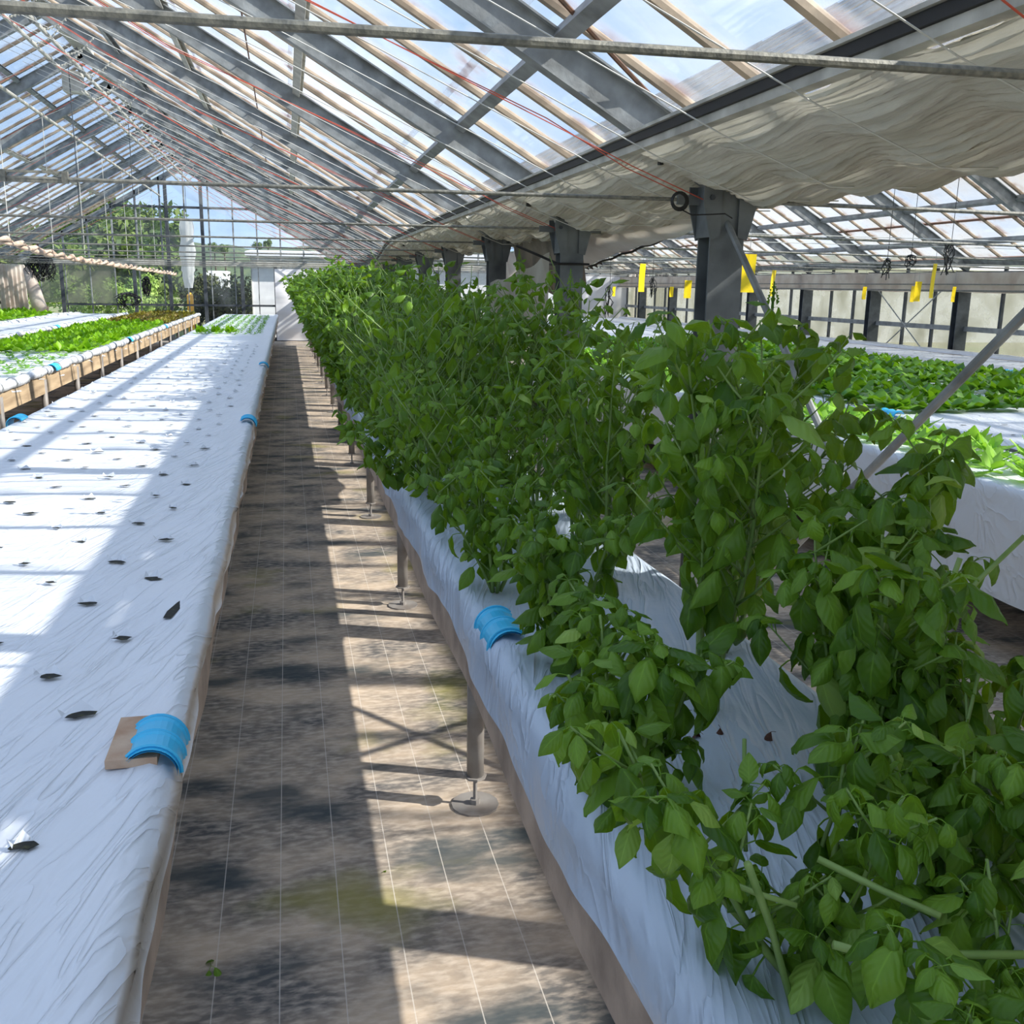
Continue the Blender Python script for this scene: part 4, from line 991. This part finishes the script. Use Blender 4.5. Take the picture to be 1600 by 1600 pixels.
# ------------------------------------------------------------------ leaves
def leaf_mesh(seed, ns, nc, droop, camber, mtl, wr=0.56, pet=0.24, name='leaf', tint=None, mb=None, X=None, L=1.0, pr=0.012):
    """unit leaf: base at the origin, runs along +Y, upper side +Z; pet = stalk share of its length"""
    r = random.Random(seed); own = mb is None
    verts = []; uvs = []; faces = []
    asym = r.uniform(-0.05, 0.05); twist = r.uniform(-0.35, 0.35)
    # stalk then blade along a curve that bends down
    y = 0.0; z = 0.0; ang = r.uniform(0.05, 0.3); path = [(0.0, 0.0, ang)]
    npt = 1 if ns < 5 else 2
    for i in range(npt):
        y += pet/npt*math.cos(ang); z += pet/npt*math.sin(ang); ang -= 0.16*droop; path.append((y, z, ang))
    bl = 1-pet
    bpath = [path[-1]]
    VS = [0, .07, .24, .47, .70, .88, 1] if ns == 6 else [i/ns for i in range(ns+1)]; WS = [.04, .46, .90, 1.0, .78, .37, .02]
    for i in range(ns):
        dv = VS[i+1]-VS[i]; ang -= droop*dv; y += bl*dv*math.cos(ang); z += bl*dv*math.sin(ang); bpath.append((y, z, ang))
    # stalk: flat-ish three sided tube
    for (yy, zz, a) in path:
        for k in range(3):
            t_ = 2*PI*k/3; verts.append((pr*math.cos(t_), yy, zz+pr*math.sin(t_)-0.004)); uvs.append((0.5, 0.02))
    for i in range(len(path)-1):
        for k in range(3): faces.append((i*3+k, i*3+(k+1) % 3, i*3+3+(k+1) % 3, i*3+3+k))
    o = len(verts)
    for i, (yy, zz, a) in enumerate(bpath):
        v = VS[i]
        w = wr*0.5*(WS[i] if ns == 6 else (math.sin(PI*v**0.80) if 0 < v < 1 else 0.0))
        if i == 0: w = wr*0.04
        if i == ns: w = wr*0.015
        for k in range(nc+1):
            u = -1+2*k/nc
            puck = 0.022*math.sin(v*ns*1.9+u*2+seed)*(1-abs(u)*0.4) if 0 < i < ns else 0
            drop = camber*(u*u)*w*1.3 - (0.018*abs(math.sin(v*15))*abs(u))
            tz = twist*u*w*v
            nx, nyy, nzz = u*w*(1-0.22*camber*abs(u)), -math.sin(a), math.cos(a)
            hh = -drop+puck+tz - (0.02 if (k == nc//2 and nc % 2 == 0) else 0)
            verts.append((nx+asym*v*v, yy+nyy*hh, zz+nzz*hh)); uvs.append(((u+1)/2, v))
    for i in range(ns):
        for k in range(nc):
            faces.append((o+i*(nc+1)+k, o+i*(nc+1)+k+1, o+(i+1)*(nc+1)+k+1, o+(i+1)*(nc+1)+k))
    if own:
        me = bpy.data.meshes.new(name); me.from_pydata(verts, [], faces); me.materials.append(mtl)
        me.polygons.foreach_set('use_smooth', [True]*len(me.polygons))
        uvl = me.uv_layers.new(name='UVMap')
        uvl.data.foreach_set('uv', [c for lp in me.loops for c in uvs[lp.vertex_index]])
        me.update(); return me
    return verts, uvs, faces
LEAVES = [leaf_mesh(s, 6, 4, 0.8+0.25*(s % 7), 0.40+0.16*(s % 4), LEAF, 0.42+0.025*(s % 4), 0.26) for s in range(14)]
LEAVES_Y = [leaf_mesh(40+s, 6, 4, 0.8+0.3*s, 0.5, LEAF_Y, 0.45) for s in range(3)]
LOWLEAF = [leaf_mesh(70+s, 4, 2, 0.5+0.2*(s % 5), 0.7, LEAF, 0.50, mb=1) for s in range(8)]

def leaf_mtx(p, d, roll, size):
    y = d.normalized(); up = Vector((0, 0, 1))
    x = y.cross(up); x = x.normalized() if x.length > 0.05 else Vector((1, 0, 0))
    z = x.cross(y)
    R_ = Matrix((x, y, z)).transposed() @ Matrix.Rotation(roll, 3, 'Y')
    return Matrix.Translation(p) @ (R_*size).to_4x4()

def gen_basil(seed, H, spread=0.35, nst=4, lean=(0, 0), lsz=(0.065, 0.105), bare=0.22, branch=0.6, cut=0.0, r0=0.006, tips=True, node=0.060):
    r = random.Random(seed); stems = []; leaves = []; ends = []
    def tuft(p, d, s, n=6):
        a0 = r.uniform(0, 6.3)
        for q in range(n):
            a = a0+q*2.4; el = r.uniform(0.0, 0.9)-0.25*(q < 3)
            dd = Vector((math.cos(a)*math.cos(el), math.sin(a)*math.cos(el), math.sin(el)))*1.0+d*0.35
            leaves.append((p-d*0.008*q, dd, r.uniform(-0.3, 0.3), s*(0.45+0.11*q)*r.uniform(0.85, 1.15)))
    def shoot(p, d, length, rad, b0, depth, size):
        n = max(2, int(length/node)); pts = [p.copy()]; rads = [rad]; az = r.uniform(0, 6.3)
        iscut = r.random() < cut
        for i in range(n):
            t_ = (i+1)/n
            d = (d + Vector((r.gauss(0, 0.07), r.gauss(0, 0.07), 0.09 if depth else 0.05))).normalized()
            p = p + d*(length/n); pts.append(p.copy()); rads.append(max(0.0016, rad*(1-0.72*t_)))
            if t_ < b0: continue
            az += PI/2+r.uniform(-0.25, 0.25)
            for sgn in (0, PI):
                if r.random() < 0.1: continue
                a = az+sgn; el = r.uniform(-1.0, 0.15)
                sz = r.uniform(*lsz)*1.42*size*(1.0-0.35*max(0, t_-0.6)/0.4)
                o = Vector((math.cos(a)*math.cos(el), math.sin(a)*math.cos(el), math.sin(el)))
                leaves.append((p.copy(), o+d*0.15, r.uniform(-0.5, 0.5), sz))
                if depth == 0 and r.random() < branch and t_ < 0.92:
                    bd = (Vector((math.cos(a+0.3), math.sin(a+0.3), 0.75))).normalized()
                    shoot(p.copy(), bd, length*r.uniform(0.16, 0.34), rad*0.5, 0.1, 1, size*0.85)
        if iscut and depth == 0: rads[-1] = rads[-2]
        else: tuft(p, d, lsz[1]*size*1.1, 7 if depth == 0 else 5)
        stems.append((pts, rads)); ends.append(p.copy())
    for i in range(nst):
        a = 2*PI*i/nst+r.uniform(-0.5, 0.5); sp_ = spread*r.uniform(0.4, 1.1)
        d = Vector((math.cos(a)*sp_+lean[0], math.sin(a)*sp_+lean[1], 1)).normalized()
        shoot(Vector((0.012*math.cos(a), 0.012*math.sin(a), 0)), d, H*r.uniform(0.78, 1.0)/max(0.6, d.z), r0*r.uniform(0.8, 1.15), bare, 0, 1.0)
    return stems, leaves, ends
BX0 = 0.40
def clear_top(p):            # keep foliage above the bench film
    return p
def stem_mesh(stems, n=6):
    mb = MB()
    for pts, rads in stems: mb.tube(pts, rads, n)
    return mb.mesh('stems', STEM, True)
def basil_parts(root, seed, **k):
    stems, leaves, ends = gen_basil(seed, **k)
    place('stems', stem_mesh(stems), root)
    r = random.Random(seed+999)
    if len(leaves) > 298: leaves = r.sample(leaves, 298)
    for p, d, roll, s in leaves:
        if p.z < 0.02: continue
        me = r.choice(LEAVES) if r.random() > 0.06 else r.choice(LEAVES_Y)
        place('leaf', me, root, mtx=leaf_mtx(p, d, roll, s))
    return ends
def basil_joined(root, seed, mesh_cache={}, **k):
    if seed not in mesh_cache:
        stems, leaves, ends = gen_basil(seed, **k)
        V = []; U = []; F = []; T = []; r = random.Random(seed)
        for p, d, roll, s in leaves:
            if p.z < 0.03: continue
            v, u, f = r.choice(LOWLEAF); M_ = leaf_mtx(p, d, roll, s); o = len(V); ti = r.random()
            V += [tuple(M_ @ Vector(q)) for q in v]; U += u; F += [tuple(i+o for i in q) for q in f]; T += [ti]*len(f)
        me = bpy.data.meshes.new('foliage'); me.from_pydata(V, [], F); me.materials.append(LEAF)
        me.polygons.foreach_set('use_smooth', [True]*len(F))
        uvl = me.uv_layers.new(name='UVMap'); uvl.data.foreach_set('uv', [c for lp in me.loops for c in U[lp.vertex_index]])
        at = me.attributes.new('tint', 'FLOAT', 'FACE'); at.data.foreach_set('value', T)
        me.update(); mesh_cache[seed] = (stem_mesh(stems, 4), me)
    sm, me = mesh_cache[seed]
    place('stems', sm, root); o = place('foliage', me, root); o['kind'] = 'stuff'
def spike(root, p, h=0.10):
    mb = MB(); mb.tube([p, p+Vector((0, 0, h))], [0.003, 0.0015], 5)
    for i in range(7):
        z = h*(0.2+0.8*i/7); s = 0.008*(1-i/9)
        for q in range(4):
            a = q*PI/2+i*0.7; c = p+Vector((s*math.cos(a), s*math.sin(a), z))
            mb.add([c+Vector((0, 0, -s*0.5)), c+Vector((s*0.8*math.cos(a), s*0.8*math.sin(a), s*0.4)), c+Vector((-s*0.5*math.sin(a), s*0.5*math.cos(a), s*0.9))], [(0, 1, 2)])
    mb.build('flower_spike', LEAF, root)

ZB = ZT+0.004
near = [  # x, y, seed, height, spread, stems, lean, leaf sizes, bare, branch, cut, label
 (0.60, 0.98, 101, 0.30, 0.75, 5, (-0.05, 0.1), (0.060, 0.095), 0.15, 0.75, 0.5, 'low cut back basil plant at the bottom right, pale cut stems lying sideways'),
 (0.86, 1.05, 108, 0.30, 0.70, 5, (0.05, 0.0), (0.060, 0.100), 0.15, 0.7, 0.5, 'low spreading basil plant in the bottom right corner'),
 (0.72, 0.72, 113, 0.24, 0.80, 5, (0.0, 0.1), (0.060, 0.095), 0.10, 0.75, 0.4, 'low basil plant cut by the bottom edge of the view'),
 (0.98, 0.80, 114, 0.30, 0.65, 6, (0.0, 0.05), (0.060, 0.100), 0.10, 0.8, 0.3, 'dense low basil plant at the very corner of the bench'),
 (1.02, 1.24, 115, 0.34, 0.60, 5, (0.05, 0.0), (0.065, 0.105), 0.12, 0.8, 0.3, 'low basil plant by the right edge below the tall bare stems'),
 (0.56, 1.46, 102, 0.32, 0.60, 5, (-0.05, 0.0), (0.065, 0.105), 0.12, 0.8, 0.35, 'pruned basil plant leaning over the film edge below the blue clip'),
 (0.92, 1.36, 103, 0.46, 0.45, 5, (0.0, 0.0), (0.075, 0.120), 0.15, 0.7, 0.5, 'pruned basil plant with blunt cut stems and large hanging leaves'),
 (0.80, 1.74, 104, 0.84, 0.24, 5, (0.10, 0.05), (0.080, 0.118), 0.36, 0.75, 0.0, 'tall dark basil plant with long bare stems and dry leaves at its foot'),
 (1.06, 1.62, 109, 0.62, 0.25, 4, (0.10, 0.0), (0.080, 0.120), 0.2, 0.6, 0.2, 'basil plant against the right edge of the view, leaves high over bare stems'),
 (0.60, 2.02, 105, 0.36, 0.50, 5, (-0.04, 0.0), (0.065, 0.100), 0.15, 0.8, 0.3, 'short basil plant beside the yellow tabbed clip'),
 (0.98, 2.05, 106, 0.74, 0.30, 5, (0.16, 0.05), (0.080, 0.115), 0.25, 0.75, 0.0, 'bushy basil plant behind the tall dark one, leaning out to the right'),
 (0.55, 2.62, 107, 0.40, 0.50, 6, (-0.03, 0.0), (0.060, 0.095), 0.18, 0.9, 0.25, 'bright pruned basil plant with pale leaves just beyond the blue clip'),
 (0.88, 2.62, 110, 0.70, 0.34, 5, (0, 0), (0.070, 0.105), 0.15, 0.75, 0.1, 'full basil plant behind the bright pruned one'),
 (0.60, 3.12, 111, 0.56, 0.42, 6, (-0.02, 0), (0.060, 0.095), 0.12, 0.9, 0.15, 'rounded light green basil plant before the tall hedge'),
 (0.93, 3.10, 112, 0.76, 0.32, 5, (0, 0), (0.065, 0.100), 0.15, 0.8, 0.1, 'basil plant in front of the nearest post'),
]
for x, y, sd, H, sp_, n, ln, lz, ba, br, cu, lab in near:
    R_ = thing('basil_plant', lab, 'plant', (x, y, ZB))
    ends = basil_parts(R_, sd, H=H, spread=sp_, nst=n, lean=ln, lsz=lz, bare=ba, branch=br, cut=cu)
    if sd == 104: spike(R_, max(ends, key=lambda e: e.z), 0.05)
    o_ = Vector((x, y, ZB)); cs = MB()
    if sd == 101:
        lines = [([on_z(1600, 1492, .93), on_z(1480, 1492, .93), on_z(1380, 1498, .925), on_z(1302, 1476, .94)], .0046), ([on_z(1470, 1432, .95), on_z(1380, 1392, .95), on_z(1278, 1342, .97)], .0042),
                 ([on_z(1240, 1580, ZB), on_z(1205, 1450, .88), on_z(1168, 1350, 1.0)], .0046), ([on_z(1245, 1415, .93), on_z(1180, 1395, .94), on_z(1090, 1358, .96)], .0034), ([on_z(1165, 1330, .9), on_z(1163, 1240, .95), on_z(1163, 1155, 1.0)], .003)]
    elif sd == 103:
        Yq = 1.36
        lines = [([on_y(1330, 1200, Yq), on_y(1372, 1020, Yq), on_y(1396, 862, Yq)], .0046), ([on_y(1325, 1180, Yq), on_y(1350, 1000, Yq), on_y(1353, 886, Yq)], .0042), ([on_y(1340, 1190, Yq), on_y(1450, 1010, Yq), on_y(1500, 872, Yq)], .0046),
                 ([on_y(1462, 985, Yq), on_y(1530, 905, Yq), on_y(1600, 838, Yq)], .0042)]
    else: lines = []
    for pl_, rad_ in lines: cs.tube([p_-o_ for p_ in pl_], rad_, 7)
    if lines: tag(cs.build('cut_stem', STEM, R_, smooth=True), 'pale thick stems with blunt cut ends')
# sprig hanging over the bench edge
R_ = thing('basil_plant', 'lone basil sprig reaching out over the aisle from the bench edge', 'plant', (0.50, 3.92, ZB+0.03))
basil_parts(R_, 131, H=0.24, spread=0.25, nst=3, lean=(-1.5, -0.2), lsz=(0.06, 0.09), bare=0.3, branch=0.3, cut=0.0, node=0.05)
# hedge, middle stretch: four master plants copied with all their leaves
masters = []
hp = [(0.58, 3.62), (0.92, 3.62), (0.54, 4.10), (0.90, 4.12)]
mlab = ['basil plant at the near end of the tall hedge on the aisle side', 'basil plant at the near end of the tall hedge on the post side', 'second aisle side basil plant of the tall hedge', 'second post side basil plant of the tall hedge']
for i, (x, y) in enumerate(hp):
    R_ = thing('basil_plant', mlab[i], 'plant', (x, y, ZB))
    basil_parts(R_, 150+i, H=0.86, spread=0.36, nst=6, lean=(-0.06 if i % 2 == 0 else 0.02, 0), lsz=(0.066, 0.106), bare=0.05, branch=0.9)
    masters.append(R_)
y = 4.58; i = 0
rh = random.Random(77)
while y < 7.3:
    for side, x in enumerate((0.50, 0.87)):
        R_ = copy_tree(masters[(i*3+side) % 4])
        R_.location = (x+rh.uniform(-0.04, 0.04), y+rh.uniform(-0.06, 0.06), ZB); R_.rotation_euler = (0, 0, rh.uniform(0, 6.28))
        s = rh.uniform(0.92, 1.08); R_.scale = (s, s, s*rh.uniform(0.97, 1.08))
        R_['label'] = '%s %s side basil plant of the tall hedge counted from its near end' % (['third', 'fourth', 'fifth', 'sixth', 'seventh', 'eighth', 'ninth'][i], ('aisle' if side == 0 else 'post'))
        R_['group'] = 'tall basil hedge'
    y += 0.46; i += 1
while y < 25.9:
    for side, x in enumerate((0.48, 0.86)):
        R_ = thing('basil_plant', 'basil plant in the far part of the hedge, %s side' % ('aisle' if side == 0 else 'post'), 'plant', (x+rh.uniform(-0.04, 0.04), y+rh.uniform(-0.06, 0.06), ZB), rh.uniform(0, 6.28), 'far basil hedge, %s side' % ('aisle' if side == 0 else 'post'))
        s = rh.uniform(0.94, 1.1); R_.scale = (s, s, s*rh.uniform(0.95, 1.05))
        basil_joined(R_, 170+(i*2+side) % 5, H=0.86, spread=0.40, nst=7, lean=(0, 0), lsz=(0.070, 0.108), bare=0.04, branch=1.0)
    y += 0.42; i += 1
for (px, py, Y, H, lab, sd) in ((735, 402, 5.3, 0.98, 'tallest basil shoot of the hedge, tip lit bright by the sun', 190), (985, 462, 3.9, 0.86, 'slim basil shoot with a flower spike right of the second post', 191)):
    p = on_y(px, py, Y)
    R_ = thing('basil_plant', lab, 'plant', (min(p.x, 1.08), Y, ZB))
    e = basil_parts(R_, sd, H=p.z-ZB-0.02, spread=0.10, nst=2, lean=(0.02, 0), lsz=(0.06, 0.10), bare=0.2, branch=0.6)
    spike(R_, max(e, key=lambda q: q.z), 0.07)

# dry leaves at the foot of the tall plant, bits on the floor
dl = [leaf_mesh(90+s, 5, 4, 1.6, 0.9, DRY, 0.5) for s in range(3)]
for i in range(7):
    place('dry_leaf', dl[i % 3], None, (0.80+rnd.uniform(-0.12, 0.1), 1.70+rnd.uniform(-0.1, 0.06), ZB+0.012), (rnd.uniform(-0.2, 0.2), 0, rnd.uniform(0, 6)), (0.05,)*3, label='shrivelled brown leaf lying at the foot of the tall basil plant', cat='leaf', group='dry leaves on the film')
pf = on_z(330, 1515, 0.0)
SPR = thing('basil_sprig', 'small green sprig dropped on the weed mat at the lower left', 'sprig', (pf.x, pf.y, 0.006))
for i, a in enumerate((0.2, -2.4, 2.9)):
    place('leaf', LEAVES[i], SPR, (0, 0, 0.004), (0.0, 0, a), (0.055,)*3)
pf = on_z(605, 1365, 0.0)
place('leaf_scrap', LEAVES[3], None, (pf.x, pf.y, 0.006), (0, 0.9, 0.3), (0.025,)*3, label='tiny curled green leaf scrap on the sunlit mat', cat='leaf')

# ------------------------------------------------------------------ lettuce, seedlings, spinach
def rosette(seed, n, size, up, mtl, wr=0.7, name='lettuce', ns=3, nc=2):
    r = random.Random(seed); V = []; U = []; F = []; T = []
    ls = [leaf_mesh(seed*7+q, ns, nc, r.uniform(0.2, 0.9), 0.3, mtl, wr, 0.12, mb=1) for q in range(3)]
    for i in range(n):
        a = i*2.4; el = up*(0.35+0.65*i/n)+r.uniform(-0.15, 0.15)
        d = Vector((math.cos(a)*math.cos(el), math.sin(a)*math.cos(el), math.sin(el)))
        M_ = leaf_mtx(Vector((0, 0, 0.008)), d, r.uniform(-0.3, 0.3), size*r.uniform(0.75, 1.1)*(1-0.3*i/n))
        v, u, f = ls[i % 3]; o = len(V); ti = r.random()
        V += [tuple(M_ @ Vector(q)) for q in v]; U += u; F += [tuple(k+o for k in q) for q in f]; T += [ti]*len(f)
    me = bpy.data.meshes.new(name); me.from_pydata(V, [], F); me.materials.append(mtl)
    me.polygons.foreach_set('use_smooth', [True]*len(F))
    at = me.attributes.new('tint', 'FLOAT', 'FACE'); at.data.foreach_set('value', T); me.update(); return me
LET = [rosette(200+i, 13, 0.15, 1.2, LETT) for i in range(4)]
LETR = [rosette(210+i, 13, 0.15, 1.2, LETT_R) for i in range(3)]
SDL = [rosette(220+i, 6, 0.085, 0.8, SEED, 0.6) for i in range(4)]
SPI = [rosette(230+i, 13, 0.17, 1.2, SPIN, 0.8, ns=4) for i in range(4)]
HRB = [rosette(240+i, 12, 0.16, 1.3, HERB, 0.5) for i in range(4)]
rl_ = random.Random(11)
def bed(name, meshes, x0, x1, nx, ya, yb, dy, label, cat, group, z=ZT, jit=0.02, sc=(0.9, 1.15)):
    n = int((yb-ya)/dy); c = 0
    rown = ['aisle-side edge row', 'second row from its aisle side', 'third row from its aisle side', 'fourth row from its aisle side', 'fifth row from its aisle side', 'sixth row from its aisle side', 'seventh row from its aisle side']
    left = x1 < 0
    for j in range(n):
        for i in range(nx):
            x = x0+(x1-x0)*(i+0.5*(j % 2)*0.6)/(nx-0.4 if nx > 1 else 1)
            s = rl_.uniform(*sc)
            place(name, meshes[rl_.randrange(len(meshes))], None, (x+rl_.uniform(-jit, jit), ya+j*dy+rl_.uniform(-jit, jit), z+0.004), (0, 0, rl_.uniform(0, 6.28)), (s, s, s), label=label+', '+(rown[nx-1-i] if left else rown[i]), cat=cat, group=group+', '+(rown[nx-1-i] if left else rown[i])); c += 1
    return c
bed('lettuce_seedling', SDL, -3.42, -2.38, 6, 8.3, 12.6, 0.27, 'small pale lettuce seedling on the lettuce bench', 'lettuce', 'lettuce seedlings near the front')
bed('lettuce', LET, -3.46, -2.32, 6, 12.6, 20.8, 0.245, 'bright green lettuce head on the lettuce bench', 'lettuce', 'green lettuce bed', sc=(1.0, 1.25))
bed('red_lettuce', LETR, -3.46, -2.32, 7, 20.8, 27.2, 0.24, 'brownish red lettuce head on the lettuce bench', 'lettuce', 'red lettuce bed', sc=(1.0, 1.25))
bed('lettuce', LET, -6.5, -5.5, 4, 18.6, 26.6, 0.34, 'green lettuce head on the farthest left bench', 'lettuce', 'far left lettuce bed', sc=(1.5, 1.8))
bed('seedling', SDL, -1.46, -0.42, 7, 17.0, 26.8, 0.30, 'tiny pale green seedling on the white bench', 'seedling', 'seedling rows on the left bench', jit=0.008, sc=(0.7, 0.9))
for px, lab in ((314, 'first leafy clump at the left start of the seedling rows'), (338, 'middle leafy clump at the start of the seedling rows'), (360, 'third leafy clump at the start of the seedling rows')):
    p = on_z(px, 521, ZT); place('lettuce', LET[0], None, (p.x, p.y, ZT+0.004), None, (1.25,)*3, label=lab, cat='lettuce')
bed('bright_herb', HRB, 3.26, 3.74, 3, 3.55, 20, 0.24, 'bright yellow green herb on the skirted bench', 'herb', 'bright herbs on the skirted bench', sc=(0.9, 1.3))
bed('spinach', SPI, 4.24, 5.40, 5, 6.3, 15.5, 0.31, 'dark green spinach plant on the slit bench', 'spinach', 'spinach on the slit bench', sc=(1.05, 1.35))
bed('spinach', SPI, 5.80, 7.2, 5, 6.3, 15.5, 0.31, 'dark green spinach plant on the second spinach bench', 'spinach', 'spinach on the second bench', sc=(1.1, 1.4))
for bch, x0, x1, ya, yb in ((BB, 4.3, 5.4, 3.4, 6.0), (BC, 7.7, 8.9, 5.0, 14.0)):
    for j in range(int((yb-ya)/0.22)):
        for i in range(5):
            place('planting_slit', HM[(i+j) % 7], bch, (x0+(x1-x0)*i/4+rl_.uniform(-0.03, 0.03), ya+0.22*j, ZT+0.0065), (0, 0, rl_.uniform(-0.5, 0.5)))
